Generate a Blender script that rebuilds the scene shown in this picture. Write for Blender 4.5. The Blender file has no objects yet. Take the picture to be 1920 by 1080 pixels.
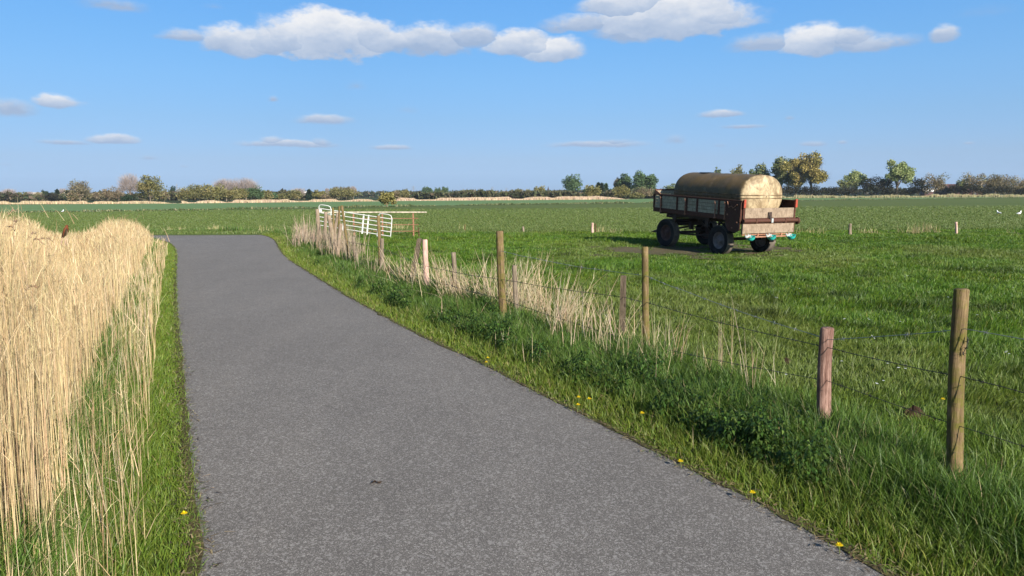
import bpy, math, random
import numpy as np
from mathutils import Matrix, Vector

scn = bpy.context.scene
COL = scn.collection
R = math.radians
rng = np.random.default_rng(7)
random.seed(7)

# ------------------------------------------------------------------ camera
F = 1400.0 / 1920.0
CAM_H = 1.7
cam_d = bpy.data.cameras.new('camera')
cam = bpy.data.objects.new('camera', cam_d)
COL.objects.link(cam)
cam_d.sensor_width = 36.0
cam_d.lens = 36.0 * F
cam_d.clip_start = 0.05
cam_d.clip_end = 9000
CAM_M = Matrix.Translation((0, 0, CAM_H)) @ Matrix.Rotation(R(90 - 7.125), 4, 'X') @ Matrix.Rotation(R(-0.3), 4, 'Z')
cam.matrix_world = CAM_M
scn.camera = cam
CAM_R = CAM_M.to_3x3()


def ray(px, py):
    return CAM_R @ Vector(((px - 960) / 1400.0, (540 - py) / 1400.0, -1.0))


def G(px, py, z=0.0):
    """point of the level z seen at that place of the photograph"""
    d = ray(px, py)
    t = (z - CAM_H) / d.z
    return Vector((d.x * t, d.y * t, z))


def at(px, py, D):
    d = ray(px, py)
    t = D / d.y
    return Vector((d.x * t, D, CAM_H + d.z * t))


# ------------------------------------------------------------------ object helpers
def tag(o, label=None, cat=None, group=None, kind=None):
    if label: o['label'] = label
    if cat: o['category'] = cat
    if group: o['group'] = group
    if kind: o['kind'] = kind
    return o


def empty(name, loc, rot=(0, 0, 0)):
    o = bpy.data.objects.new(name, None)
    o.empty_display_size = 0.2
    o.location = loc
    o.rotation_euler = rot
    COL.objects.link(o)
    return o


def np_obj(name, V, quads=None, tris=None, mat=None, col=None, parent=None, smooth=False):
    me = bpy.data.meshes.new(name)
    V = np.ascontiguousarray(V, dtype=np.float32)
    nq = 0 if quads is None else len(quads)
    nt = 0 if tris is None else len(tris)
    me.vertices.add(len(V))
    me.vertices.foreach_set('co', V.ravel())
    parts = []
    if nq: parts.append(np.asarray(quads, dtype=np.int32).ravel())
    if nt: parts.append(np.asarray(tris, dtype=np.int32).ravel())
    loops = np.concatenate(parts)
    me.loops.add(len(loops))
    me.loops.foreach_set('vertex_index', loops)
    me.polygons.add(nq + nt)
    st = np.concatenate([np.arange(nq) * 4, nq * 4 + np.arange(nt) * 3]).astype(np.int32)
    me.polygons.foreach_set('loop_start', st)
    if smooth:
        me.polygons.foreach_set('use_smooth', np.ones(nq + nt, dtype=bool))
    me.update(calc_edges=True)
    if col is not None:
        a = me.color_attributes.new('Col', 'FLOAT_COLOR', 'POINT')
        c = np.ones((len(V), 4), dtype=np.float32)
        c[:, :3] = col
        a.data.foreach_set('color', c.ravel())
    if mat: me.materials.append(mat)
    o = bpy.data.objects.new(name, me)
    COL.objects.link(o)
    if parent: o.parent = parent
    return o


class MB:
    """collects shapes for one mesh"""
    def __init__(s, M=None):
        s.v = []; s.f = []; s.M = M or Matrix.Identity(4); s.sm = []

    def add(s, vs, fs, smooth=False, M=None):
        b = len(s.v)
        T = s.M @ M if M is not None else s.M
        s.v += [T @ Vector(v) for v in vs]
        s.f += [tuple(i + b for i in f) for f in fs]
        s.sm += [smooth] * len(fs)

    def box(s, c, d, rot=None):
        hx, hy, hz = d[0] / 2, d[1] / 2, d[2] / 2
        vs = [(x, y, z) for x in (-hx, hx) for y in (-hy, hy) for z in (-hz, hz)]
        fs = [(0, 1, 3, 2), (4, 6, 7, 5), (0, 4, 5, 1), (2, 3, 7, 6), (0, 2, 6, 4), (1, 5, 7, 3)]
        M = Matrix.Translation(c)
        if rot: M = M @ Matrix.Rotation(rot[0], 4, 'X') @ Matrix.Rotation(rot[1], 4, 'Y') @ Matrix.Rotation(rot[2], 4, 'Z')
        s.add(vs, fs, False, M)

    def bar(s, a, b, w, h):
        """rectangular bar from a to b"""
        a = Vector(a); b = Vector(b); d = b - a
        q = d.to_track_quat('X', 'Z').to_matrix().to_4x4()
        M = Matrix.Translation((a + b) / 2) @ q
        hx, hy, hz = d.length / 2, w / 2, h / 2
        vs = [(x, y, z) for x in (-hx, hx) for y in (-hy, hy) for z in (-hz, hz)]
        fs = [(0, 1, 3, 2), (4, 6, 7, 5), (0, 4, 5, 1), (2, 3, 7, 6), (0, 2, 6, 4), (1, 5, 7, 3)]
        s.add(vs, fs, False, M)

    def tube(s, pts, rad, n=8, smooth=True, caps=True):
        pts = [Vector(p) for p in pts]
        if not hasattr(rad, '__len__'): rad = [rad] * len(pts)
        vs = []; fs = []
        t0 = (pts[1] - pts[0]).normalized()
        up = Vector((0, 0, 1)) if abs(t0.z) < 0.9 else Vector((1, 0, 0))
        u = t0.cross(up).normalized()
        for i, p in enumerate(pts):
            t = (pts[min(i + 1, len(pts) - 1)] - pts[max(i - 1, 0)]).normalized()
            u = (u - t * u.dot(t)).normalized()
            w = t.cross(u)
            for k in range(n):
                a = 2 * math.pi * k / n
                vs.append(p + (u * math.cos(a) + w * math.sin(a)) * rad[i])
        for i in range(len(pts) - 1):
            for k in range(n):
                k2 = (k + 1) % n
                fs.append((i * n + k, i * n + k2, (i + 1) * n + k2, (i + 1) * n + k))
        s.add(vs, fs, smooth)
        if caps:
            m = len(pts) - 1
            s.add([vs[k] for k in range(n)], [tuple(reversed(range(n)))], False)
            s.add([vs[m * n + k] for k in range(n)], [tuple(range(n))], False)

    def lathe(s, prof, n=24, M=None, smooth=True, a0=0, a1=2 * math.pi):
        """prof: (r, h) list turned round the local Z axis"""
        vs = []; fs = []
        full = abs(a1 - a0 - 2 * math.pi) < 1e-6
        m = n if full else n + 1
        for (r, h) in prof:
            for k in range(m):
                a = a0 + (a1 - a0) * k / n
                vs.append((r * math.cos(a), r * math.sin(a), h))
        for i in range(len(prof) - 1):
            for k in range(n):
                k2 = (k + 1) % m
                fs.append((i * m + k, i * m + k2, (i + 1) * m + k2, (i + 1) * m + k))
        s.add(vs, fs, smooth, M)

    def prism(s, poly, thick, M):
        """polygon in the local XZ plane, thickness along Y"""
        n = len(poly)
        vs = [(x, -thick / 2, z) for x, z in poly] + [(x, thick / 2, z) for x, z in poly]
        fs = [tuple(range(n)), tuple(reversed(range(n, 2 * n)))]
        fs += [(i, i + n, (i + 1) % n + n, (i + 1) % n) for i in range(n)]
        s.add(vs, fs, False, M)

    def build(s, name, mat, parent=None, bevel=0):
        me = bpy.data.meshes.new(name)
        me.from_pydata([tuple(v) for v in s.v], [], s.f)
        me.polygons.foreach_set('use_smooth', s.sm)
        me.materials.append(mat)
        me.update()
        o = bpy.data.objects.new(name, me)
        COL.objects.link(o)
        if parent: o.parent = parent
        if bevel:
            b = o.modifiers.new('bevel', 'BEVEL'); b.width = bevel; b.segments = 2; b.limit_method = 'ANGLE'
        return o


# ------------------------------------------------------------------ materials
class NT:
    def __init__(s, name):
        s.m = bpy.data.materials.new(name); s.m.use_nodes = True
        s.t = s.m.node_tree; s.n = s.t.nodes; s.b = s.n['Principled BSDF']
        s.out = s.n['Material Output']

    def new(s, typ, **kw):
        n = s.n.new(typ)
        for k, v in kw.items(): setattr(n, k, v)
        return n

    def link(s, a, b): s.t.links.new(a, b)

    def coord(s, kind='Object', scale=(1, 1, 1)):
        tc = s.new('ShaderNodeTexCoord'); mp = s.new('ShaderNodeMapping')
        mp.inputs['Scale'].default_value = scale
        s.link(tc.outputs[kind], mp.inputs['Vector'])
        return mp.outputs[0]

    def noise(s, vec, scale, detail=4, rough=0.55, dist=0):
        n = s.new('ShaderNodeTexNoise')
        n.inputs['Scale'].default_value = scale; n.inputs['Detail'].default_value = detail
        n.inputs['Roughness'].default_value = rough; n.inputs['Distortion'].default_value = dist
        s.link(vec, n.inputs['Vector'])
        return n.outputs['Fac']

    def ramp(s, fac, stops):
        r = s.new('ShaderNodeValToRGB')
        e = r.color_ramp.elements
        while len(e) < len(stops): e.new(0.5)
        for k, (p, c) in enumerate(stops):
            e[k].position = p
            e[k].color = (c, c, c, 1) if not hasattr(c, '__len__') else (*c, 1)
        s.link(fac, r.inputs['Fac'])
        return r.outputs['Color']

    def mix(s, fac, a, b, mode='MIX'):
        m = s.new('ShaderNodeMix', data_type='RGBA', blend_type=mode)
        for inp, v in ((0, fac), (6, a), (7, b)):
            if hasattr(v, 'is_linked'): s.link(v, m.inputs[inp])
            elif inp == 0: m.inputs[0].default_value = v
            else: m.inputs[inp].default_value = (*v, 1)
        return m.outputs[2]

    def bump(s, h, strength=0.4, dist=0.01):
        b = s.new('ShaderNodeBump')
        b.inputs['Strength'].default_value = strength; b.inputs['Distance'].default_value = dist
        s.link(h, b.inputs['Height']); s.link(b.outputs[0], s.b.inputs['Normal'])

    def fin(s, col, rough=0.8, spec=0.3, metal=0):
        if hasattr(col, 'is_linked'): s.link(col, s.b.inputs['Base Color'])
        else: s.b.inputs['Base Color'].default_value = (*col, 1)
        if hasattr(rough, 'is_linked'): s.link(rough, s.b.inputs['Roughness'])
        else: s.b.inputs['Roughness'].default_value = rough
        s.b.inputs['Specular IOR Level'].default_value = spec
        s.b.inputs['Metallic'].default_value = metal
        return s.m


def leaf_mat(name, trans=0.35, rough=0.6, spec=0.3, tint=(1.15, 1.25, 0.6)):
    m = NT(name)
    a = m.new('ShaderNodeAttribute'); a.attribute_name = 'Col'
    m.fin(a.outputs['Color'], rough, spec)
    tr = m.new('ShaderNodeBsdfTranslucent')
    tc = m.mix(1.0, a.outputs['Color'], tint, 'MULTIPLY')
    m.link(tc, tr.inputs['Color'])
    mx = m.new('ShaderNodeMixShader'); mx.inputs[0].default_value = trans
    m.link(m.b.outputs[0], mx.inputs[1]); m.link(tr.outputs[0], mx.inputs[2])
    m.link(mx.outputs[0], m.out.inputs['Surface'])
    return m.m


M_GRASS = leaf_mat('grass_blade', 0.35, 0.5, 0.35)
M_STRAW = leaf_mat('dry_straw', 0.2, 0.6, 0.25, (1.1, 1.0, 0.8))
M_LEAF = leaf_mat('tree_leaf', 0.25, 0.6, 0.2)
M_TWIG = leaf_mat('twig', 0.0, 0.9, 0.1)


def mat_wood(name, a, b, moss=None, moss_amt=0.5, crack=0.4, knots=0.0):
    m = NT(name)
    v = m.coord('Object', (1, 1, 0.09))
    v2 = m.coord('Object')
    g = m.noise(v, 55, 6, 0.65, 0.6)
    c = m.mix(m.ramp(g, [(0.35, 0), (0.62, 1)]), a, b)
    big = m.noise(v2, 6, 4)
    c = m.mix(m.ramp(big, [(0.4, 0), (0.7, 0.5)]), c, tuple(x * 0.55 for x in a))
    if moss:
        mo = m.noise(v2, 9, 5, 0.7)
        c = m.mix(m.ramp(mo, [(0.62 - moss_amt * 0.4, 0), (0.78 - moss_amt * 0.4, 0.85)]), c, moss)
    cr = m.noise(v, 90, 3, 0.5, 0.2)
    crf = m.ramp(cr, [(0.30, 1), (0.38, 0)])
    c = m.mix(m.mix(crack, (0, 0, 0), crf), c, tuple(x * 0.25 for x in a))
    kn = m.new('ShaderNodeTexVoronoi'); kn.inputs['Scale'].default_value = 9; m.link(m.coord('Object', (1, 1, .55)), kn.inputs['Vector'])
    c = m.mix(m.ramp(kn.outputs['Distance'], [(0.06, .8), (0.16, 0)]), c, tuple(x * 0.3 for x in a))
    fine_ = m.noise(m.coord('Object', (1, 1, 0.04)), 160, 4, 0.7)
    c = m.mix(1, c, m.ramp(fine_, [(0.3, (.72, .72, .72)), (0.7, (1.2, 1.2, 1.2))]), 'MULTIPLY')
    m.bump(m.mix(.5, g, fine_), 1.0, 0.008)
    return m.fin(c, 0.9, 0.15)


M_POST_MOSS = mat_wood('mossy_post_wood', (0.12, 0.080, 0.040), (0.235, 0.165, 0.085), (0.115, 0.108, 0.020), 0.40, crack=.7)
M_POST_PINK = mat_wood('pink_post_wood', (0.125, 0.062, 0.047), (0.34, 0.215, 0.17), None, crack=0.8)
M_POST_PALE = mat_wood('pale_pink_wood', (0.48, 0.30, 0.24), (0.60, 0.42, 0.34), None, crack=0.8)
M_POST_DARK = mat_wood('dark_post_wood', (0.07, 0.052, 0.036), (0.17, 0.13, 0.09), (0.05, 0.05, 0.025), 0.2, crack=.8)
M_POST_GREY = mat_wood('grey_post_wood', (0.15, 0.115, 0.08), (0.28, 0.225, 0.165), (0.12, 0.11, 0.05), 0.1)
M_BARK = mat_wood('old_trunk_wood', (0.19, 0.14, 0.10), (0.34, 0.26, 0.19), (0.14, 0.12, 0.05), 0.15)
M_PLANK_SIDE = mat_wood('weathered_grey_plank', (0.27, 0.235, 0.165), (0.50, 0.45, 0.33), None, crack=0.9)
M_PLANK_REAR = mat_wood('weathered_tan_plank', (0.22, 0.16, 0.11), (0.36, 0.275, 0.20), (0.10, 0.075, 0.05), 0.1, crack=0.7)


def mat_rust(name, paint=(0.075, 0.022, 0.015), rust=(0.075, 0.034, 0.018), amt=0.5):
    m = NT(name)
    v = m.coord('Object')
    n = m.noise(v, 11, 8, 0.7)
    c = m.mix(m.ramp(n, [(0.5 - amt * .25, 0), (0.75 - amt * .25, 1)]), paint, rust)
    n2 = m.noise(v, 38, 5, 0.6)
    c = m.mix(m.ramp(n2, [(0.52, 0), (0.68, 0.75)]), c, (0.035, 0.018, 0.012))
    m.bump(n2, 0.35, 0.004)
    return m.fin(c, 0.75, 0.3)


M_RUST = mat_rust('rusty_red_paint')
M_RED = mat_rust('bright_red_paint', (0.36, 0.055, 0.03), (0.24, 0.06, 0.03), 0.2)
M_RUSTP = mat_rust('pale_rust', (0.34, 0.17, 0.10), (0.22, 0.10, 0.06), 0.45)
M_DARK = mat_rust('dirty_dark_steel', (0.03, 0.026, 0.024), (0.06, 0.03, 0.02), 0.4)


def mat_simple(name, c, rough=0.7, spec=0.3, metal=0, var=0.25, scale=14):
    m = NT(name)
    n = m.noise(m.coord('Object'), scale, 5, 0.65)
    cc = m.mix(m.ramp(n, [(0.35, 0), (0.7, 1)]), tuple(x * (1 - var) for x in c), tuple(min(1, x * (1 + var * .6)) for x in c))
    m.bump(n, 0.2, 0.004)
    return m.fin(cc, rough, spec, metal)


M_WHITE = mat_simple('white_gate_paint', (0.58, 0.58, 0.54), 0.5, 0.4, 0, 0.15, 25)
M_BAR = mat_simple('flaking_white_bar', (0.52, 0.45, 0.34), 0.7, 0.3, 0, 0.45, 12)
M_TYRE = mat_simple('dusty_rubber', (0.022, 0.021, 0.021), 0.85, 0.2, 0, 0.4, 9)
M_TREAD = mat_simple('dusty_tread', (0.15, 0.125, 0.10), 0.9, 0.1, 0, 0.35, 7)
M_RIM = mat_simple('dusty_rim', (0.20, 0.17, 0.165), 0.7, 0.3, 0.2, 0.4, 10)
M_RIMR = mat_simple('rusty_rim', (0.10, 0.055, 0.045), 0.8, 0.3, 0.1, 0.4, 10)
M_BOWL = mat_simple('turquoise_enamel', (0.03, 0.42, 0.36), 0.3, 0.5, 0, 0.2, 20)
M_VALVE = mat_simple('galvanised_valve', (0.5, 0.52, 0.5), 0.45, 0.5, 0.4, 0.2, 30)
M_LID = mat_simple('black_lid', (0.012, 0.012, 0.014), 0.5, 0.4, 0, 0.3)
M_WIRE = mat_simple('weathered_wire', (0.06, 0.055, 0.05), 0.55, 0.4, 0.5, 0.3, 30)
M_WIRE_G = mat_simple('galvanised_wire', (0.30, 0.31, 0.31), 0.45, 0.5, 0.6, 0.3, 30)
M_SOIL = mat_simple('dark_soil', (0.045, 0.028, 0.018), 0.95, 0.1, 0, 0.5, 18)
M_WALL = mat_simple('white_render', (0.75, 0.73, 0.68), 0.8, 0.2)
M_ROOF = mat_simple('dark_red_roof', (0.10, 0.05, 0.045), 0.8, 0.2)
M_STEEL = mat_simple('pylon_steel', (0.22, 0.24, 0.27), 0.6, 0.3)
M_BROWN = mat_simple('brown_feather', (0.14, 0.045, 0.02), 0.8, 0.1, 0, 0.4, 20)
M_DKBROWN = mat_simple('dark_feather', (0.035, 0.022, 0.012), 0.8, 0.1)
M_GULL = mat_simple('white_feather', (0.85, 0.85, 0.82), 0.8, 0.1, 0, 0.05)
M_GREYF = mat_simple('grey_feather', (0.35, 0.37, 0.4), 0.8, 0.1, 0, 0.05)
M_BEAK = mat_simple('beak', (0.45, 0.25, 0.05), 0.6, 0.2)
M_YELLOW = leaf_mat('dandelion_petal', 0.2, 0.6, 0.2, (1, 1, .6))


def mat_tank():
    m = NT('stained_shaded_tank')
    v = m.coord('Object')
    n1 = m.noise(v, 4.5, 8, 0.72, 0.3)
    base = m.mix(m.ramp(n1, [(0.35, 0), (0.65, 1)]), (0.36, 0.265, 0.15), (0.50, 0.40, 0.245))
    # some lichen and dirt; barrel's shade painted in too, sunlit rear end kept lighter
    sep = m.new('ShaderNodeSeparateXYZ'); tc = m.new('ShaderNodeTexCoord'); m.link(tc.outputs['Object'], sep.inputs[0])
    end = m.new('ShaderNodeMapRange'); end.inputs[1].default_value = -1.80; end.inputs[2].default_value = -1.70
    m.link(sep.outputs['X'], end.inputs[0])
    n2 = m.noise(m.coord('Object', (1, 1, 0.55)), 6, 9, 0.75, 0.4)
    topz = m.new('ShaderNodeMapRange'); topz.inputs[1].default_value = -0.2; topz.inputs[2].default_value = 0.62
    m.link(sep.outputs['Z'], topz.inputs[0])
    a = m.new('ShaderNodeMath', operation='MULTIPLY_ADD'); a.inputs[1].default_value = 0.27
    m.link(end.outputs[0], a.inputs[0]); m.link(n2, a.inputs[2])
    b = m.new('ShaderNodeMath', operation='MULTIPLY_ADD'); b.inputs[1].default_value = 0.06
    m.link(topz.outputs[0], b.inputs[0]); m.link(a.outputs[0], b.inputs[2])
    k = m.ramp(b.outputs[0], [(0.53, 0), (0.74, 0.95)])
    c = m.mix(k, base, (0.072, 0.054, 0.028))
    n3 = m.noise(v, 20, 7, 0.75)
    c = m.mix(m.ramp(n3, [(0.54, 0), (0.72, 0.45)]), c, (0.17, 0.12, 0.065))
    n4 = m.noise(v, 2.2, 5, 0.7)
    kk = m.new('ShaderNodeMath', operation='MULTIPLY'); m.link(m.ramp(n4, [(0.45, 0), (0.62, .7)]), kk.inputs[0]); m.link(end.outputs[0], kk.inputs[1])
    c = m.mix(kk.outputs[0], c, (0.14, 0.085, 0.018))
    n5 = m.noise(m.coord('Object', (1, 1, .7)), 2.6, 7, 0.7, .6)
    c = m.mix(m.ramp(n5, [(0.47, 0), (0.60, .75)]), c, (0.15, 0.10, 0.05))
    rn = m.noise(m.coord('Object', (1, 1, .06)), 26, 5, 0.7)
    c = m.mix(1, c, m.ramp(rn, [(0.32, (.82, .81, .79)), (0.62, (1.06, 1.05, 1.04))]), 'MULTIPLY')
    m.bump(n3, 0.12, 0.004)
    return m.fin(c, 0.6, 0.35)


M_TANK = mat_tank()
M_SEAM = mat_simple('grimy_seam', (0.14, 0.10, 0.055), .9, .1, 0, .6, 9)


def mat_asphalt():
    m = NT('asphalt')
    v = m.coord('Object')
    vo = m.new('ShaderNodeTexVoronoi'); vo.inputs['Scale'].default_value = 230; m.link(v, vo.inputs['Vector'])
    sp = m.new('ShaderNodeSeparateColor'); m.link(vo.outputs['Color'], sp.inputs[0])
    vo2 = m.new('ShaderNodeTexVoronoi'); vo2.inputs['Scale'].default_value = 75; m.link(v, vo2.inputs['Vector'])
    sp2 = m.new('ShaderNodeSeparateColor'); m.link(vo2.outputs['Color'], sp2.inputs[0])
    c = m.ramp(sp.outputs[0], [(0.0, (0.082, 0.073, 0.066)), (0.45, (0.130, 0.117, 0.106)), (0.8, (0.165, 0.150, 0.137)), (0.97, (0.34, 0.315, 0.29))])
    st = m.ramp(sp2.outputs[1], [(0.86, 0), (0.90, 1)])
    c = m.mix(m.mix(1, st, (0.45, 0.45, 0.45), 'MULTIPLY'), c, (0.34, 0.32, 0.30))
    big = m.noise(v, 0.55, 6, 0.6)
    c = m.mix(1, c, m.ramp(big, [(0.3, (0.92, 0.915, 0.91)), (0.7, (1.06, 1.06, 1.055))]), 'MULTIPLY')
    mid = m.noise(v, 5, 6, 0.7)
    c = m.mix(1, c, m.ramp(mid, [(0.3, (0.94, 0.94, 0.94)), (0.7, (1.05, 1.05, 1.045))]), 'MULTIPLY')
    # darker oily drips and lighter worn patches, stretched along the lane
    st2 = m.noise(m.coord('Object', (1.6, .35, 1)), 1.0, 5, 0.65, .4)
    c = m.mix(1, c, m.ramp(st2, [(0.30, (0.92, 0.92, 0.92)), (0.5, (1.0, 1.0, 1.0)), (0.72, (1.07, 1.065, 1.055))]), 'MULTIPLY')
    dr = m.noise(v, 2.3, 8, 0.75, .5)
    c = m.mix(m.ramp(dr, [(0.68, 0), (0.76, .22)]), c, (0.07, 0.066, 0.062))
    m.bump(sp.outputs[0], 0.5, 0.003)
    return m.fin(c, 0.82, 0.3)


M_ASPH = mat_asphalt()


def mat_ground(name, c1, c2, c3, s1=0.35, s2=6.0, rows=None):
    m = NT(name)
    v = m.coord('Object')
    a = m.noise(v, s1, 6, 0.6)
    c = m.mix(m.ramp(a, [(0.35, 0), (0.65, 1)]), c1, c2)
    b = m.noise(v, s2, 6, 0.7)
    c = m.mix(m.ramp(b, [(0.42, 0), (0.66, 0.8)]), c, c3)
    if rows:
        w = m.noise(m.coord('Object', rows), 1.0, 3, 0.6)
        c = m.mix(1, c, m.ramp(w, [(0.35, (0.86, 0.88, 0.84)), (0.65, (1.1, 1.08, 1.05))]), 'MULTIPLY')
    m.bump(b, 0.8, 0.05)
    return m.fin(c, 0.95, 0.1)


M_EARTH = mat_ground('pasture_soil', (0.030, 0.050, 0.013), (0.045, 0.070, 0.018), (0.035, 0.030, 0.016), 0.5, 9)
M_CROP = mat_ground('crop_field_green', (0.092, 0.124, 0.036), (0.112, 0.140, 0.042), (0.072, 0.102, 0.028), 0.06, 3.2, (0.02, 1.1, 1))
M_FAR = mat_ground('far_field_green', (0.125, 0.205, 0.080), (0.14, 0.22, 0.09), (0.11, 0.18, 0.07), 0.05, 1.5, (0.01, 0.4, 1))
M_DIRT = mat_ground('trodden_dirt', (0.10, 0.075, 0.045), (0.13, 0.10, 0.062), (0.06, 0.07, 0.025), 0.9, 7)
M_VERGE = mat_ground('verge_soil', (0.07, 0.075, 0.025), (0.11, 0.095, 0.04), (0.06, 0.045, 0.028), 1.0, 12)
M_LITTER = mat_ground('reed_litter', (0.16, 0.115, 0.055), (0.24, 0.175, 0.09), (0.06, 0.045, 0.02), 1.2, 14)


# ------------------------------------------------------------------ plan geometry
def pip(poly, X, Y):
    inside = np.zeros(X.shape, bool)
    n = len(poly)
    for i in range(n):
        x1, y1 = poly[i]; x2, y2 = poly[(i + 1) % n]
        c = ((y1 > Y) != (y2 > Y))
        with np.errstate(divide='ignore', invalid='ignore'):
            xs = (x2 - x1) * (Y - y1) / (y2 - y1 + 1e-12) + x1
        inside ^= c & (X < xs)
    return inside


def dpoly(line, X, Y):
    d = np.full(X.shape, 1e9)
    for i in range(len(line) - 1):
        ax, ay = line[i]; bx, by = line[i + 1]
        vx, vy = bx - ax, by - ay
        t = np.clip(((X - ax) * vx + (Y - ay) * vy) / (vx * vx + vy * vy + 1e-9), 0, 1)
        d = np.minimum(d, np.hypot(X - ax - t * vx, Y - ay - t * vy))
    return d


def vnoise(X, Y, s, seed=0):
    """smooth value noise, 0..1"""
    x = X / s + seed * 17.3; y = Y / s + seed * 9.1
    xi = np.floor(x).astype(np.int64); yi = np.floor(y).astype(np.int64)
    fx = x - xi; fy = y - yi
    fx = fx * fx * (3 - 2 * fx); fy = fy * fy * (3 - 2 * fy)

    def h(a, b):
        n = (a * 374761393 + b * 668265263 + seed * 1442695) & 0x7fffffff
        n = ((n ^ (n >> 13)) * 1274126177) & 0x7fffffff
        return ((n ^ (n >> 16)) & 0xffff) / 65535.0
    return (h(xi, yi) * (1 - fx) + h(xi + 1, yi) * fx) * (1 - fy) + (h(xi, yi + 1) * (1 - fx) + h(xi + 1, yi + 1) * fx) * fy


def fnoise(X, Y, s, seed=0):
    return 0.55 * vnoise(X, Y, s, seed) + 0.3 * vnoise(X, Y, s * .47, seed + 1) + 0.15 * vnoise(X, Y, s * .2, seed + 2)


def xy(pts): return [tuple(G(*p)[:2]) for p in pts]


L_EDGE = [(-1.0, -6.0), (-1.12, 0.6)] + xy([(380, 1080), (365, 965), (352, 860), (344, 760), (338, 680), (331, 600), (328, 540), (329, 500), (331, 478), (326, 462), (314, 453), (290, 450), (180, 451), (0, 453), (-500, 458)])
R_EDGE = [(5.2, -6.0), (2.9, 0.6)] + xy([(1665, 1080), (1530, 1002), (1400, 932), (1270, 868), (1130, 795), (1010, 738), (900, 680), (790, 631), (700, 583), (630, 543), (580, 511), (547, 491), (529, 475), (521, 461), (515, 450), (502, 443), (478, 439), (440, 437.6), (300, 438), (0, 440), (-500, 445)])
ROAD = L_EDGE + R_EDGE[::-1]
def fine(line, step=0.12, jit=0.02, sd=1):
    out = []
    r = np.random.default_rng(sd)
    for (a, b) in zip(line[:-1], line[1:]):
        n = max(1, int(math.dist(a, b) / step))
        for k in range(n):
            t = k / n
            out.append((a[0] + (b[0] - a[0]) * t + r.normal(0, jit), a[1] + (b[1] - a[1]) * t + r.normal(0, jit)))
    out.append(line[-1])
    return out


def smooth_line(line, it=2):
    for _ in range(it):
        o = [line[0]]
        for a, b in zip(line[:-1], line[1:]):
            o += [(a[0] * .75 + b[0] * .25, a[1] * .75 + b[1] * .25), (a[0] * .25 + b[0] * .75, a[1] * .25 + b[1] * .75)]
        o.append(line[-1]); line = o
    return line


LE = smooth_line(L_EDGE); RE = smooth_line(R_EDGE)

# fence posts: (base px, base py, top px, top py, width px, style, label)
POSTS = [
    (1787, 912, 1802, 541, 28, 'moss', 'tall round mossy post nearest the camera, with three wires'),
    (1541, 810, 1551, 614, 25, 'pink', 'short round reddish post with frayed top, second from the camera'),
    (1214, 674, 1208, 464, 13, 'moss', 'tall slim mossy post behind dry stems, beside a short dark leaning post'),
    (1163, 648, 1170, 518, 12, 'square', 'short square dark post leaning right beside the slim mossy post'),
    (944, 602, 937, 429, 14, 'moss', 'tall stout mossy post standing in the thick dry stalks'),
    (969, 596, 965, 494, 9, 'grey', 'thin grey stake right of the stout mossy post in dry stalks'),
    (853, 556, 850, 471, 9, 'grey', 'brown stake half buried in dry stalks, right of the pale pink post'),
    (801, 550, 797, 448, 10, 'pale', 'pale pink cracked post beside the slanting split post'),
    (772, 534, 786, 445, 8.5, 'square', 'split grey post slanting right, just left of the pale pink post'),
    (713, 512, 710, 404, 6.5, 'moss', 'tall thin mossy pole in front of the white gate'),
    (717, 516, 716, 446, 7.5, 'grey', 'short grey post leaning on the thin mossy pole before the gate'),
    (668, 497, 663, 444, 7.5, 'grey', 'short weathered post with dark left side under the white gate end'),
    (655, 493, 641, 385, 5, 'moss', 'long yellow mossy pole leaning left at the right of the old post cluster'),
    (634, 482, 636, 385, 4, 'moss', 'upright mossy pole with yellow top inside the old post cluster'),
    (627, 474, 624, 387, 4, 'moss', 'dark thin pole standing in the middle of the old post cluster'),
]


def post_xy(i):
    p = POSTS[i]; g = G(p[0], p[1]); return (g.x, g.y)


FENCE = [(4.35, 1.0), (3.45, 2.6), post_xy(0), post_xy(1), post_xy(2), post_xy(4), post_xy(7), post_xy(9), post_xy(12), tuple(G(600, 455)[:2]), tuple(G(592, 440)[:2])]
PAST_Y = 33.2


def gz(X, Y):
    """ground height: level, softly uneven in the pasture and verge"""
    X = np.asarray(X, float); Y = np.asarray(Y, float)
    d = np.minimum(dpoly(LE[::3], X, Y), dpoly(RE[::3], X, Y))
    d = np.where(pip(ROAD, X, Y), 0, d)
    a = np.clip((d - 0.1) / 1.2, 0, 1) * np.clip((60 - Y) / 20, 0, 1)
    return a * ((fnoise(X, Y, 2.6, 3) - 0.5) * 0.11 + (fnoise(X, Y, 0.7, 8) - 0.5) * 0.03) - 0.015 - .12 * np.exp(-((X - 6.9) ** 2 + (Y - 21.8) ** 2) / 6.0)


# ------------------------------------------------------------------ ground sheets
def build_ground():
    def axis(lo, hi, fine_lo, fine_hi, step):
        a = list(np.arange(fine_lo, fine_hi, step))
        s = step; x = a[-1]
        while x < hi: s *= 1.18; x += s; a.append(min(x, hi))
        s = step; x = a[0]; b = []
        while x > lo: s *= 1.18; x -= s; b.append(max(x, lo))
        return np.array(b[::-1] + a)
    xs = axis(-2500, 2500, -14, 16, 0.22); ys = axis(-2500, 2500, 0, 36, 0.22)
    X, Y = np.meshgrid(xs, ys)
    Z = gz(X.ravel(), Y.ravel()) - 0.004
    V = np.stack([X.ravel(), Y.ravel(), Z], 1)
    nx = len(xs); ny = len(ys)
    i = np.arange(nx * ny).reshape(ny, nx)
    q = np.stack([i[:-1, :-1].ravel(), i[:-1, 1:].ravel(), i[1:, 1:].ravel(), i[1:, :-1].ravel()], 1)
    g = np_obj('ground', V, q, None, M_EARTH, smooth=True)
    tag(g, kind='structure')


build_ground()


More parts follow.
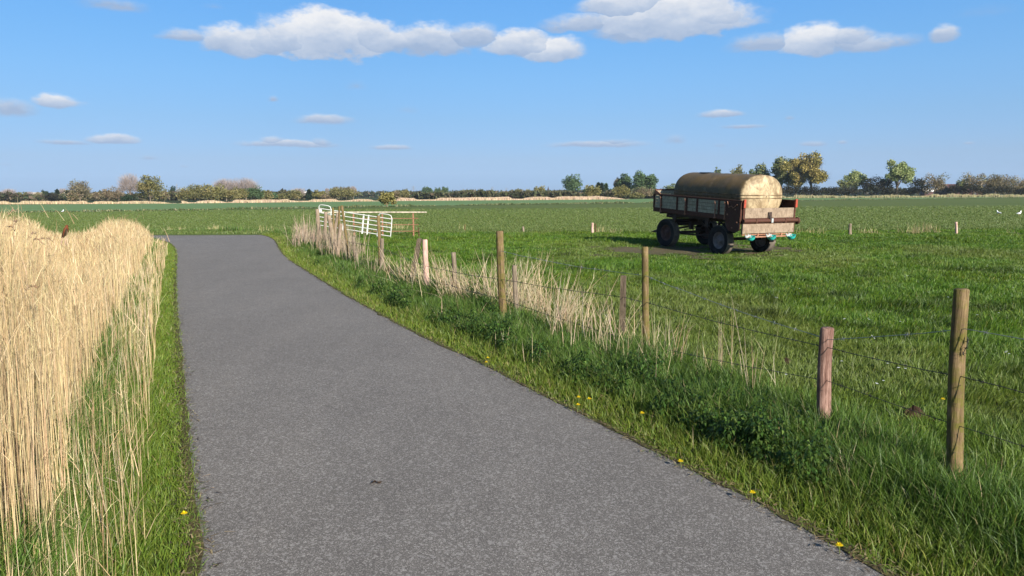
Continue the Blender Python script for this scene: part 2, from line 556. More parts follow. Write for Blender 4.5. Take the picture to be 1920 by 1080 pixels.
def sheet(name, poly, z, mat, kind='structure'):
    me = bpy.data.meshes.new(name)
    import bmesh
    bm = bmesh.new()
    vs = [bm.verts.new((p[0], p[1], z)) for p in poly]
    f = bm.faces.new(vs)
    if f.normal.z < 0: f.normal_flip()
    bmesh.ops.triangulate(bm, faces=[f])
    bm.normal_update()
    for f in bm.faces:
        if f.normal.z < 0: f.normal_flip()
    bm.to_mesh(me); bm.free()
    me.materials.append(mat)
    o = bpy.data.objects.new(name, me); COL.objects.link(o)
    tag(o, kind=kind)
    return o


road_poly = fine(LE, 0.10, 0.012, 1) + fine(RE, 0.10, 0.015, 2)[::-1]
sheet('road', road_poly, 0.008, M_ASPH)


def offs(line, d, keep):
    """soil border just outside a road edge"""
    L = np.array(line); T = np.gradient(L, axis=0); T /= np.linalg.norm(T, axis=1)[:, None]
    N = np.stack([-T[:, 1], T[:, 0]], 1) * keep
    return [tuple(p) for p in (L + N * d[:, None])]


for nm, ln, sg in (('left_road_border', LE, 1), ('right_road_border', RE, -1)):
    fl = fine(ln, 0.15, 0.0)
    r = np.random.default_rng(5)
    n = len(fl)
    d1 = 0.045 + 0.02 * np.abs(r.normal(size=n)); d0 = -(0.008 + 0.018 * np.abs(r.normal(size=n)))
    o2 = offs(fl, d1, sg); o1 = offs(fl, np.full(n, .012), sg); o0 = offs(fl, d0, sg)
    V = np.array([(p[0], p[1], (-0.02, 0.015, 0.0125)[k // n]) for k, p in enumerate(o2 + o1 + o0)])
    i = np.arange(n - 1)
    q = np.concatenate([np.stack([i, i + 1, i + 1 + n, i + n], 1), np.stack([i + n, i + 1 + n, i + 1 + 2 * n, i + 2 * n], 1)])
    o = np_obj('road_border', V, q, None, M_VERGE)
    tag(o, kind='structure')

B1 = [tuple(G(*p)[:2]) for p in [(-700, 410), (-300, 403), (0, 399.5), (200, 397), (700, 388.5), (900, 385), (1200, 381), (1560, 375.5), (1920, 371), (2300, 368)]]
B2 = [tuple(G(*p)[:2]) for p in [(-700, 391), (-300, 386.5), (0, 384), (200, 382.5), (500, 380), (700, 377), (900, 374.7), (1100, 374), (1240, 372.5), (1500, 369.8), (1920, 368), (2300, 366.5)]]
crop_near = [(-60, PAST_Y + .6), (-14, PAST_Y - 1.2), (-8, PAST_Y), (60, PAST_Y + .3)]
sheet('crop_field', [(-60, 33.0), (-30, 33.0), (-9, 32.6), (-7, 33.3), (0, PAST_Y), (60, PAST_Y)] + B1[::-1], 0.010, M_CROP)
sheet('far_field', B1 + B2[::-1], 0.014, M_FAR)

# ------------------------------------------------------------------ blades
def ribbons(P, H, W, lean, ang, levels=(0, .55, 1.0), pw=1.6, col=None, tipdark=1.0, taper=1.0):
    """bent tapering blades. P (N,3), H, W (N,), lean (N,2) = how far the tip leans"""
    N = len(P); L = len(levels)
    vs = []
    side = np.stack([np.cos(ang), np.sin(ang), np.zeros(N)], 1)
    for k, t in enumerate(levels):
        c = P.copy()
        c[:, 2] += H * (t - 0.12 * t * t * 0)
        c[:, 0] += lean[:, 0] * t ** pw; c[:, 1] += lean[:, 1] * t ** pw
        # leaning blades keep their length
        drop = np.minimum(0.9 * H, (lean[:, 0] ** 2 + lean[:, 1] ** 2) / (2.4 * H + 1e-6))
        c[:, 2] -= drop * t ** 2
        if k < L - 1:
            w = (W * 0.5 * (1 - taper * t ** 1.7))[:, None]
            vs += [c - side * w, c + side * w]
        else:
            vs.append(c)
    nv = 2 * (L - 1) + 1
    V = np.stack(vs, 1).reshape(-1, 3)
    b = (np.arange(N) * nv)[:, None]
    qs = []
    for k in range(L - 2):
        qs.append(b + np.array([[2 * k, 2 * k + 1, 2 * k + 3, 2 * k + 2]]))
    q = np.concatenate(qs) if qs else None
    t3 = b + np.array([[2 * (L - 2), 2 * (L - 2) + 1, 2 * (L - 2) + 2]])
    C = None
    if col is not None:
        C = np.repeat(col, nv, axis=0)
    return V, q, t3, C


def join(parts):
    Vs, Qs, Ts, Cs = [], [], [], []; n = 0
    for V, q, t, C in parts:
        Vs.append(V); Cs.append(C)
        if q is not None: Qs.append(q + n)
        if t is not None: Ts.append(t + n)
        n += len(V)
    return np.concatenate(Vs), (np.concatenate(Qs) if Qs else None), (np.concatenate(Ts) if Ts else None), np.concatenate(Cs)


def scatter(dens, y0, y1, x_left=None, x_right=None, step=1.0, m=1.6):
    """random ground points seen by (or just beside) the camera; dens(y) per square metre"""
    X = []; Y = []
    y = y0
    while y < y1:
        s = min(step, y1 - y)
        a = -(0.70 * (y + s) + m) if x_left is None else x_left
        b = (0.70 * (y + s) + m) if x_right is None else x_right
        n = rng.poisson(dens(y + s / 2) * (b - a) * s)
        X.append(rng.uniform(a, b, n)); Y.append(rng.uniform(y, y + s, n))
        y += s
    return np.concatenate(X), np.concatenate(Y)


def palette(N, cols, w, var=0.18):
    cols = np.array(cols); k = rng.choice(len(cols), N, p=np.array(w) / sum(w))
    c = cols[k] * np.exp(rng.normal(0, var, (N, 1))) * np.exp(rng.normal(0, .05, (N, 3)))
    return np.clip(c, 0.003, 0.9)


def side_of_fence(X, Y):
    """>0 beyond the fence (pasture)"""
    d = dpoly(FENCE, X, Y)
    poly = FENCE + [(-11.0, PAST_Y + 8), (90, PAST_Y + 8), (90, -5), (6, -5)]
    return np.where(pip(poly, X, Y), d, -d)


REED_EDGE_OFF = 0.60


def left_side(X, Y):
    poly = L_EDGE + [(-60, 20), (-60, -6)]
    return pip(poly, X, Y)


TR_C = Vector((6.55, 23.63, 0))


def dirt_amt(X, Y):
    """how trodden the ground is around the trailer"""
    d1 = np.hypot((X - 4.9) / 3.9, (Y - 22.6) / 2.3)
    d2 = np.hypot((X - 6.6) / 2.4, (Y - 24.0) / 3.2)
    d = np.minimum(d1, d2) + (fnoise(X, Y, 1.3, 21) - .5) * 1.4 + (fnoise(X, Y, .3, 24) - .5) * 1.7
    return np.clip((1.1 - d) / 0.8, 0, 1)


def build_pasture():
    X, Y = scatter(lambda y: 4200 * min(1, (5.0 / y) ** 1.15) + 100, 2.2, 34.2, m=1.2)
    s = side_of_fence(X, Y)
    keep = (s > -0.15) & ~pip(ROAD, X, Y)
    X, Y, s = X[keep], Y[keep], s[keep]
    dk = dirt_amt(X, Y)
    keep = rng.random(len(X)) > dk * 0.5
    X, Y, dk, s = X[keep], Y[keep], dk[keep], s[keep]
    N = len(X)
    cl = fnoise(X, Y, 1.1, 5); cl2 = fnoise(X, Y, 0.33, 6)
    tuft = np.clip((cl - 0.5) * 3.2, 0, 1) * np.clip((cl2 - .35) * 2.5, 0, 1)
    H = (0.045 + 0.05 * cl2 + 0.13 * tuft) * rng.uniform(0.55, 1.35, N) * (1 - 0.6 * dk)
    near = np.clip(1 - np.abs(s) / .9, 0, 1)
    H *= 1 + 0.7 * near * rng.random(N)
    W = (0.0052 + 0.00075 * np.maximum(0, Y - 4)) * rng.uniform(.7, 1.4, N)
    a = rng.uniform(0, 2 * np.pi, N) * 0.6 + fnoise(X, Y, 0.5, 9) * 9
    le = H * rng.uniform(.2, .95, N)
    lean = np.stack([np.cos(a) * le, np.sin(a) * le], 1)
    col = palette(N, [(0.086, 0.155, 0.014), (0.054, 0.112, 0.011), (0.125, 0.200, 0.021), (0.21, 0.22, 0.05)], [5, 4, 3, .35])
    col *= (0.78 + 0.3 * fnoise(X, Y, 3.5, 12) + .22 * cl2)[:, None]
    trk = dpoly([tuple(G(*p_)[:2]) for p_ in [(1325, 484), (1375, 497), (1425, 515), (1448, 545), (1440, 570)]], X, Y)
    wet = np.clip((fnoise(X, Y, 1.0, 15) - .60) * 7, 0, 1)
    wet = np.maximum(wet, np.clip(1.2 - trk / .22, 0, .9) * (fnoise(X, Y, .8, 17) > .35))[:, None]
    col = col * (1 - .42 * wet)
    col[:, 0] *= 0.85 + 0.35 * fnoise(X, Y, 2.0, 14)
    pale = np.clip((fnoise(X, Y, 5.5, 19) - .58) * 5, 0, .5)[:, None]
    col = col * (1 - pale) + np.array([.17, .19, .055]) * pale
    P = np.stack([X, Y, gz(X, Y) - 0.008], 1)
    V, q, t, C = ribbons(P, H, W, lean, rng.uniform(0, np.pi, N), (0, .5, 1), 1.5, col)
    o = np_obj('pasture_grass', V, q, t, M_GRASS, C)
    tag(o, 'short lush green grass covering the whole fenced pasture', 'grass', kind='stuff')
    return N


def build_verge():
    X, Y = scatter(lambda y: 7000 * min(1, (4.2 / y) ** 1.25) + 200, 2.0, 33.4, m=1.2)
    s = side_of_fence(X, Y)
    dr = dpoly(RE[::2], X, Y)
    keep = (s < 0.25) & (~pip(ROAD, X, Y) | ((dr < .025) & (Y < 25))) & ~left_side(X, Y) & (Y < 33.2) & (X > -16) & (dr < 3.6)
    # nothing beyond the far side of the bend
    keep &= ~((X < -9.3) & (Y > 31.0) & (dr > 0.9))
    X, Y, s, dr = X[keep], Y[keep], s[keep], dr[keep]
    N = len(X)
    grow = np.clip((dr - 0.04) / 0.75, 0, 1)
    cl = fnoise(X, Y, 0.8, 31)
    H = (0.055 + grow * (0.10 + 0.26 * np.clip(cl - .25, 0, 1))) * rng.uniform(.5, 1.4, N)
    W = (0.0048 + 0.0022 * grow + 0.0007 * np.maximum(0, Y - 4)) * rng.uniform(.7, 1.4, N)
    a = rng.uniform(0, 2 * np.pi, N)
    le = H * rng.uniform(.15, .9, N)
    lean = np.stack([np.cos(a) * le - 0.05 * H, np.sin(a) * le], 1)
    c1 = palette(N, [(0.14, 0.195, 0.024), (0.18, 0.21, 0.038), (0.11, 0.17, 0.022), (0.30, 0.24, 0.11)], [5, 3, 3, .8])
    c2 = palette(N, [(0.085, 0.150, 0.024), (0.055, 0.105, 0.018), (0.115, 0.180, 0.034), (0.30, 0.25, 0.13)], [5, 4, 3, .45])
    g = np.clip((dr - 0.22) / 0.4 + rng.normal(0, .2, N), 0, 1)[:, None]
    col = c1 * (1 - g) + c2 * g
    # the dry corner by the bend
    dry = np.clip(1.3 - np.hypot((X + 8.9) / 1.0, (Y - 28.5) / 2.6), 0, 1)[:, None] * (rng.random((N, 1)) < .75)
    col = col * (1 - dry) + np.array([0.26, 0.23, 0.09]) * dry
    H *= (1 - .55 * dry[:, 0])
    P = np.stack([X, Y, gz(X, Y) - 0.008], 1)
    V, q, t, C = ribbons(P, H, W, lean, rng.uniform(0, np.pi, N), (0, .3, .65, 1), 1.7, col)
    o = np_obj('verge_grass', V, q, t, M_GRASS, C)
    tag(o, 'long bright grass on the right verge between road and fence', 'grass', kind='stuff')
    return N


def build_left_verge():
    X, Y = scatter(lambda y: 7500 * min(1, (4.2 / y) ** 1.25) + 200, 2.0, 27.5, x_right=0.5)
    dl = dpoly(LE[::2], X, Y)
    lim = 0.85 + 0.5 * fnoise(X, Y, 1.5, 41)
    keep = (left_side(X, Y) | ((dl < .03) & (Y < 25))) & (dl < lim * 1.25) & (X > -13)
    # some green also shows low down between the reeds
    keep |= left_side(X, Y) & (rng.random(len(X)) < .28) & (Y < 9)
    X, Y, dl = X[keep], Y[keep], dl[keep]
    N = len(X)
    grow = np.clip((dl - 0.12) / 0.5, 0, 1)
    H = (0.06 + grow * (0.12 + 0.30 * np.clip(fnoise(X, Y, 0.8, 33) - .2, 0, 1))) * rng.uniform(.5, 1.4, N)
    W = (0.0048 + 0.002 * grow + 0.0007 * np.maximum(0, Y - 4)) * rng.uniform(.7, 1.4, N)
    a = rng.uniform(0, 2 * np.pi, N); le = H * rng.uniform(.15, .85, N)
    lean = np.stack([np.cos(a) * le + .08 * H, np.sin(a) * le], 1)
    c1 = palette(N, [(0.13, 0.195, 0.024), (0.17, 0.21, 0.035), (0.10, 0.165, 0.02), (0.30, 0.25, 0.12)], [5, 3, 3, .5])
    c2 = palette(N, [(0.10, 0.175, 0.030), (0.075, 0.140, 0.024), (0.14, 0.20, 0.045), (0.42, 0.34, 0.18)], [5, 4, 3, .9])
    g = np.clip((dl - 0.25) / 0.35, 0, 1)[:, None]
    P = np.stack([X, Y, gz(X, Y) - 0.008], 1)
    V, q, t, C = ribbons(P, H, W, lean, rng.uniform(0, np.pi, N), (0, .3, .65, 1), 1.7, c1 * (1 - g) + c2 * g)
    o = np_obj('roadside_grass', V, q, t, M_GRASS, C)
    tag(o, 'strip of green grass between the reeds and the left road edge', 'grass', kind='stuff')
    return N


def reed_h(X, Y):
    az = np.degrees(np.arctan2(X, Y))
    h = 1.18 + 0.28 * (fnoise(X, Y, 1.6, 51) - .5) * 2 * .5
    dl = dpoly(LE[::3], X, Y)
    h = h * (0.42 + 0.58 * np.clip((dl - .3) / .9, 0, 1))
    # lower, thinner stand in the middle towards the bend
    low = np.exp(-((az + 30.6) / 1.7) ** 4) * np.clip((Y - 7) / 4, 0, 1)
    h *= 1 - 0.42 * low
    h *= 1 - 0.016 * np.clip(Y - 12, 0, 20)
    # taller clump far left
    h *= 1 + 0.26 * np.clip((-az - 32.3) / 1.5, 0, 1) * np.clip((16 - Y) / 6, 0, 1)
    return h, low


def build_reeds():
    X, Y = scatter(lambda y: 900 * min(1, (5.0 / y) ** 0.75), 1.6, 25.8, x_right=0.0)
    dl = dpoly(LE[::2], X, Y)
    edge = 0.56 + 0.30 * fnoise(X, Y, 1.3, 44)
    keep = left_side(X, Y) & (dl > edge) & (X > -22)
    thin = (dl > .22) & (dl <= edge) & left_side(X, Y) & (rng.random(len(X)) < .16)
    keep |= thin
    X, Y, dl = X[keep], Y[keep], dl[keep]
    h, low = reed_h(X, Y)
    hole = np.clip((fnoise(X, Y, 1.2, 61) - .62) * 6, 0, 1) * (dl > 1.0)
    keep = rng.random(len(X)) > np.maximum(low * .35, hole * .8)
    X, Y, dl, h = X[keep], Y[keep], dl[keep], h[keep]
    N = len(X)
    H = h * np.clip(rng.normal(0.92, .12, N), .35, 1.13)
    H = np.where(dl < .62 + .1 * rng.random(N), np.minimum(H, rng.uniform(.22, .62, N)), H)
    W = (0.0033 + 0.00042 * np.maximum(0, Y - 4)) * rng.uniform(.6, 1.3, N)
    a = rng.uniform(0, 2 * np.pi, N)
    le = H * np.minimum(np.abs(rng.normal(0, .085, N)), .2)
    lean = np.stack([np.cos(a) * le + .01, np.sin(a) * le], 1)
    lodged = (dl > 1.3) & (X < -2.3) & (Y < 9) & (rng.random(N) < .14)
    lean[lodged] += np.stack([rng.normal(.0, .45, N), rng.normal(.1, .3, N)], 1)[lodged] * H[lodged, None]
    cols = [(0.50, 0.385, 0.215), (0.585, 0.47, 0.28), (0.40, 0.295, 0.16), (0.22, 0.155, 0.085)]
    col = palette(N, cols, [5, 4, 3, 1.0], .10)
    lean *= np.where(dl < 1.1, .55, 1.)[:, None]
    warm = np.clip((fnoise(X, Y, 1.9, 66) - .45) * 3, 0, 1)[:, None] * np.clip((dl - .9) / .8, 0, 1)[:, None]
    col = col * (1 - warm * np.array([.16, .25, .38]))
    P = np.stack([X, Y, gz(X, Y) - .02], 1)
    ang = rng.normal(0, .5, N)
    A = ribbons(P, H, W, lean, ang, (0, .35, .7, 1), 1.3, col, taper=.7)
    B = ribbons(P, H, W * .8, lean, ang + np.pi / 2, (0, .35, .7, 1), 1.3, col, taper=.7)
    # dead leaves and broken bits along the stems
    k = rng.integers(0, N, int(N * 1.9)); k = k[(dl[k] > .8) | (rng.random(len(k)) < .4)]; n2 = len(k)
    t = rng.uniform(.15, 1.0, n2)
    Pl = P[k].copy(); Pl[:, 2] += H[k] * t * .97
    Pl[:, 0] += lean[k, 0] * t ** 1.3; Pl[:, 1] += lean[k, 1] * t ** 1.3
    Hl = rng.uniform(.07, .24, n2); al = rng.uniform(0, 2 * np.pi, n2)
    ll = rng.uniform(.02, .16, n2)
    Cc = ribbons(Pl, Hl, (0.0038 + .0005 * np.maximum(0, Pl[:, 1] - 4)) * rng.uniform(.6, 1.3, n2), np.stack([np.cos(al) * ll, np.sin(al) * ll], 1),
                 rng.uniform(0, np.pi, n2), (0, .5, 1), 1.3, palette(n2, cols, [4, 4, 4, 1], .13))
    V, q, tt, C = join([A, B, Cc])
    o = np_obj('reeds', V, q, tt, M_STRAW, C)
    tag(o, 'dense stand of tall dry straw coloured reeds left of the road', 'reeds', kind='stuff')
    # nodding brown plumes on a few
    k = rng.choice(N, 420, replace=False)
    k = k[(H[k] > 1.0) & (dl[k] > 1.3)]
    parts = []
    for i in k:
        n = 22
        top = P[i] + np.array([lean[i, 0], lean[i, 1], H[i] - .02])
        d = rng.normal(0, 1, 2); d /= np.linalg.norm(d)
        tt_ = rng.uniform(0, 1, n)
        Q = top + np.stack([d[0] * .13 * tt_, d[1] * .13 * tt_, .05 * np.sin(tt_ * 2.4) - .02], 1)
        parts.append(ribbons(Q, np.full(n, .035), np.full(n, .009), rng.normal(0, .03, (n, 2)) + d * .04, rng.uniform(0, 3.1, n), (0, .5, 1), 1.2,
                             palette(n, [(0.22, 0.14, 0.09), (0.30, 0.20, 0.12)], [1, 1], .1)))
    V, q, tt, C = join(parts)
    o = np_obj('reed_plumes', V, q, tt, M_STRAW, C)
    tag(o, 'brown nodding seed plumes at the tips of the reeds', 'reed plumes', kind='stuff')
    # litter ground under the reeds
    le = np.array([p for p in LE if 0 < p[1] < 26])
    off = offs([tuple(p) for p in le], np.full(len(le), .8), 1)
    poly = off + [(-24, 26), (-24, 0)]
    me_o = sheet('reed_bed_litter', poly, 0.045, M_LITTER)
    return N


def stems(name, spots, label, cat, cols, w, spread, width=.004, branch=.25):
    """dry dead stems: spots = list of (x, y, n, radius, height)"""
    parts = []
    for (x, y, n, r, h, *bias) in spots:
        X = x + rng.normal(0, r, n); Y = y + rng.normal(0, r, n)
        H = h * rng.uniform(.45, 1.12, n)
        a = rng.uniform(0, 2 * np.pi, n); le = H * np.abs(rng.normal(0, spread, n)) * np.where(rng.random(n) < .25, 2.0, .9)
        le = np.minimum(le, H * 1.1)
        lean = np.stack([np.cos(a) * le, np.sin(a) * le * .6], 1)
        if bias:
            lean[:, 0] += H * bias[0] * rng.uniform(0, 1.5, n)
        P = np.stack([X, Y, gz(X, Y) - .02], 1)
        W = (width + .0005 * max(0, y - 5)) * rng.uniform(.7, 1.3, n)
        col = palette(n, cols, w, .12)
        ang = rng.uniform(0, np.pi, n)
        parts.append(ribbons(P, H, W, lean, ang, (0, .35, .7, 1), 1.08, col, taper=.6))
        parts.append(ribbons(P, H, W, lean, ang + 1.57, (0, .35, .7, 1), 1.08, col, taper=.6))
        nb = int(n * branch * 2)
        if nb:
            k = rng.integers(0, n, nb); t = rng.uniform(.3, .9, nb)
            Q = P[k].copy(); Q[:, 2] += H[k] * t; Q[:, :2] += lean[k] * (t ** 1.08)[:, None]
            drop = (lean[k, 0] ** 2 + lean[k, 1] ** 2) / (2.4 * H[k]) * t ** 2
            Q[:, 2] -= drop
            b = rng.normal(0, .09, (nb, 2)) + lean[k] * .15
            parts.append(ribbons(Q, rng.uniform(.08, .25, nb), W[k] * .8, b, rng.uniform(0, 3, nb), (0, .5, 1), 1.1, col[k]))
    V, q, t, C = join(parts)
    o = np_obj(name, V, q, t, M_STRAW, C)
    tag(o, label, cat, kind='stuff')


print('pasture', build_pasture())
print('verge', build_verge())
print('left', build_left_verge())
print('reeds', build_reeds())
# ------------------------------------------------------------------ dry stems, weeds
def spot(px, py, n, r, h, *b):
    g = G(px, py); return (g.x, g.y, n, r, h, *b)


S_COLS = [(0.50, 0.41, 0.27), (0.40, 0.31, 0.19), (0.58, 0.49, 0.34), (0.28, 0.21, 0.13)]
sp = []
for k in range(44):
    px = random.uniform(735, 1075); py = 528 + (px - 735) * .215 + random.uniform(-10, 16)
    sp.append(spot(px, py, random.randint(8, 15), .14, random.uniform(.6, 1.0), -.42 if px < 930 else .38))
for k in range(18):
    px = random.uniform(880, 1040); py = 562 + (px - 880) * .22 + random.uniform(-10, 12)
    sp.append(spot(px, py, random.randint(8, 13), .13, random.uniform(.6, 1.0), random.choice((-.45, .45))))
for k in range(26):
    t_ = random.random() ** 1.6
    px = 1050 + 150 * t_; py = 596 + (px - 1050) * .40 + random.uniform(-10, 26)
    sp.append(spot(px, py, random.randint(2, 6), .12, random.uniform(.4, .85), random.choice((-.3, .35))))
stems('dry_stalks', sp, 'thick tangle of pale dry stalks around the middle fence posts', 'dry stalks', S_COLS, [4, 3, 3, 1], .26)
sp = []
for px, py, n, h in [(1100, 660, 5, .62), (1125, 668, 7, .7), (1090, 640, 6, .7), (1060, 640, 8, .75), (1150, 690, 6, .6), (1165, 700, 6, .5), (1205, 700, 7, .6), (1235, 690, 8, .62),
                     (1230, 720, 4, .55), (1265, 690, 9, .68), (1278, 700, 7, .75), (1312, 700, 2, .5), (1330, 712, 3, .65), (1352, 705, 5, .7), (1365, 715, 5, .72), (1405, 745, 4, .88), (1412, 750, 3, .95),
                     (1440, 752, 2, .52), (1390, 730, 2, .4), (1250, 752, 2, .5), (1075, 668, 5, .6), (1035, 640, 6, .7), (1120, 640, 5, .6), (1180, 668, 5, .55),
                     (1590, 905, 9, .20), (1596, 900, 6, .26), (1640, 880, 1, .2), (1855, 925, 1, .42), (1880, 930, 1, .2), (1720, 960, 3, .15), (1000, 690, 3, .45), (940, 660, 3, .5), (830, 600, 4, .4), (1310, 850, 1, .25)]:
    sp.append(spot(px, py, n, .06, h))
stems('sparse_stalks', sp, 'scattered thin pale dry stems along the nearer part of the fence', 'dry stalks', S_COLS, [4, 2, 4, .5], .17, .0045, branch=.3)
sp = []
for k in range(60):
    px = random.uniform(562, 668); py = 458 + (px - 562) * .32 + random.uniform(-16, 8)
    sp.append(spot(px, py, random.randint(10, 18), .2, random.uniform(.55, 1.15)))
for k in range(24):
    px = random.uniform(668, 745); py = 500 + (px - 668) * .3 + random.uniform(-6, 8)
    sp.append(spot(px, py, random.randint(3, 7), .2, random.uniform(.3, .55)))
stems('dead_stalks', sp, 'greyish brown dead stalks massed around the old post cluster', 'dead stalks',
      [(0.34, 0.27, 0.20), (0.42, 0.34, 0.24), (0.26, 0.20, 0.14)], [4, 3, 3], .20)
sp = []
for px, py, n, h in [(318, 434, 8, .25), (330, 434, 8, .28), (338, 434, 6, .3), (400, 433, 14, .3), (408, 433, 9, .35), (500, 436, 6, .4), (565, 437, 10, .5),
                     (1125, 436, 10, .35), (1145, 437, 8, .25), (1510, 437, 8, .3), (1530, 438, 10, .3), (1620, 438, 8, .3), (1640, 438, 10, .25), (1715, 438, 14, .35), (1725, 437, 16, .55), (1750, 438, 14, .4),
                     (745, 430, 10, .45), (752, 432, 10, .4), (870, 433, 2, .45), (1235, 436, 3, .3), (1700, 438, 8, .3), (1895, 440, 4, .25)]:
    sp.append(spot(px, py, n * 2, .18, h))
stems('edge_tufts', sp, 'low tufts of dry grass along the line between pasture and crop field', 'dry grass',
      [(0.46, 0.40, 0.22), (0.30, 0.28, 0.12)], [3, 2], .3, .004)
sp = []
le_y = sorted([(p[1], p[0]) for p in LE if -1 < p[1] < 22])
for k in range(150):
    D = random.uniform(3.0, 16)
    xl = np.interp(D, [p[0] for p in le_y], [p[1] for p in le_y])
    sp.append((xl - random.uniform(.4, .95), D, random.randint(4, 9), .06, random.uniform(.3, .6)))
stems('verge_straw', sp, 'short dry stems mixed into the grass beside the reeds', 'dry grass', S_COLS + [(0.2, .2, .06)], [5, 4, 4, 1, 1], .2, .0035, branch=.1)


def build_weeds():
    """nettles and cow parsley: upright stems with many dark jagged leaves"""
    parts = []
    zones = [(1085, 735, 1450, 880, 220), (985, 680, 1130, 730, 50), (880, 560, 960, 640, 70), (735, 560, 960, 655, 120), (620, 520, 780, 590, 60), (530, 470, 620, 520, 60), (1350, 800, 1560, 900, 40), (1150, 690, 1330, 790, 70)]
    for (x0, y0, x1, y1, n) in zones:
        for k in range(n):
            t = random.random()
            px = x0 + (x1 - x0) * t; py = y0 + (y1 - y0) * t + random.uniform(-22, 34) * (y0 - 360) / 400
            g = G(px, py)
            pt = np.array([[g.x, g.y]])
            if pip(ROAD, pt[:, 0], pt[:, 1])[0] or dpoly(RE[::2], pt[:, 0], pt[:, 1])[0] < .38: continue
            nz = float(fnoise(pt[:, 0], pt[:, 1], .9, 88)[0])
            if nz < .34: continue
            h = random.uniform(.07, .28) + .16 * (nz - .34)
            nl = random.randint(34, 60)
            z = rng.uniform(.15, 1, nl); a = rng.uniform(0, 2 * np.pi, nl)
            rr = .12 * (1.15 - z) + .025
            Q = np.stack([g.x + np.cos(a) * rr * .35, g.y + np.sin(a) * rr * .35, z * h + float(gz(g.x, g.y))], 1)
            L = rng.uniform(.025, .065, nl) * (1.2 - .5 * z)
            lean = np.stack([np.cos(a) * L, np.sin(a) * L], 1)
            c = palette(nl, [(0.042, 0.088, 0.017), (0.068, 0.130, 0.025), (0.12, 0.18, 0.04)], [4, 4, 2.5], .2)
            wd = (.015 + .0009 * g.y) * rng.uniform(.5, 1.2, nl)
            # diamond leaf
            s = np.stack([-np.sin(a), np.cos(a), rng.normal(0, .25, nl)], 1)
            up = rng.uniform(-.015, .02, nl)
            A = Q; Bm = Q + np.stack([lean[:, 0] * .45, lean[:, 1] * .45, up + .01], 1)
            Cc = Q + np.stack([lean[:, 0], lean[:, 1], up - .015], 1)
            V = np.stack([A, Bm + s * wd[:, None] / 2, Cc, Bm - s * wd[:, None] / 2], 1).reshape(-1, 3)
            i = np.arange(nl)[:, None] * 4 + np.array([[0, 1, 2, 3]])
            parts.append((V, i, None, np.repeat(c, 4, 0)))
    V, q, t, C = join(parts)
    o = np_obj('nettle_undergrowth', V, q, t, M_GRASS, C)
    tag(o, 'dark green leafy nettles and weeds along the right verge', 'weeds', kind='stuff')


build_weeds()


def edge_litter():
    parts = []
    for ln, sd_ in ((LE, 1), (RE, 2)):
        fl = np.array([p for p in fine(ln, .05, 0) if 1.5 < p[1] < 26 and p[0] > -12])
        n = 2600
        w_ = 1 / fl[:, 1]; k = rng.choice(len(fl), n, p=w_ / w_.sum())
        X = fl[k, 0] + rng.normal(0, .045, n); Y = fl[k, 1] + rng.normal(0, .045, n)
        P = np.stack([X, Y, np.full(n, .017) + rng.uniform(0, .004, n)], 1)
        a = rng.uniform(0, 6.28, n); L_ = rng.uniform(.015, .07, n)
        parts.append(ribbons(P, np.full(n, .006), rng.uniform(.003, .009, n) * (1 + .06 * Y), np.stack([np.cos(a) * L_, np.sin(a) * L_], 1), a + 1.57, (0, .5, 1), 1.1,
                             palette(n, [(.30, .23, .12), (.16, .11, .06), (.07, .05, .03), (.14, .17, .04)], [3, 3, 3, 2], .2)))
    V, q, t, C = join(parts)
    o = np_obj('edge_litter', V, q, t, M_STRAW, C)
    tag(o, 'bits of straw, soil and dead leaves along both road edges', 'litter', kind='stuff')


edge_litter()

# ------------------------------------------------------------------ dandelions
def dandelion(px, py, hz, label, r=.019):
    g = G(px, py, hz)
    root = empty('dandelion', (g.x, g.y, float(gz(g.x, g.y))))
    tag(root, label, 'flower', 'yellow dandelions along the road edges')
    st = MB(); a = random.uniform(0, 6); st.tube([(.012 * math.cos(a), .012 * math.sin(a), -.01), (.006 * math.cos(a), 0, hz * .5), (0, 0, hz)], [.0022, .002, .0018], 5)
    st.build('stem', M_POST_MOSS if False else M_STEM, root)
    n = 70
    k = np.arange(n); rr = np.sqrt((k + .5) / n); an = k * 2.39996
    P = np.stack([np.cos(an) * .002, np.sin(an) * .002, np.full(n, hz)], 1)
    L = r * (.35 + .65 * rr)
    V, q, t, C = ribbons(P, .004 + .012 * (1 - rr), np.full(n, .0042), np.stack([np.cos(an) * L, np.sin(an) * L], 1), an + np.pi / 2, (0, .6, 1), 1.0,
                         palette(n, [(0.78, 0.60, 0.012), (0.74, 0.52, 0.01)], [2, 1], .05), taper=.3)
    np_obj('flower_head', V, q, t, M_YELLOW, C, root)


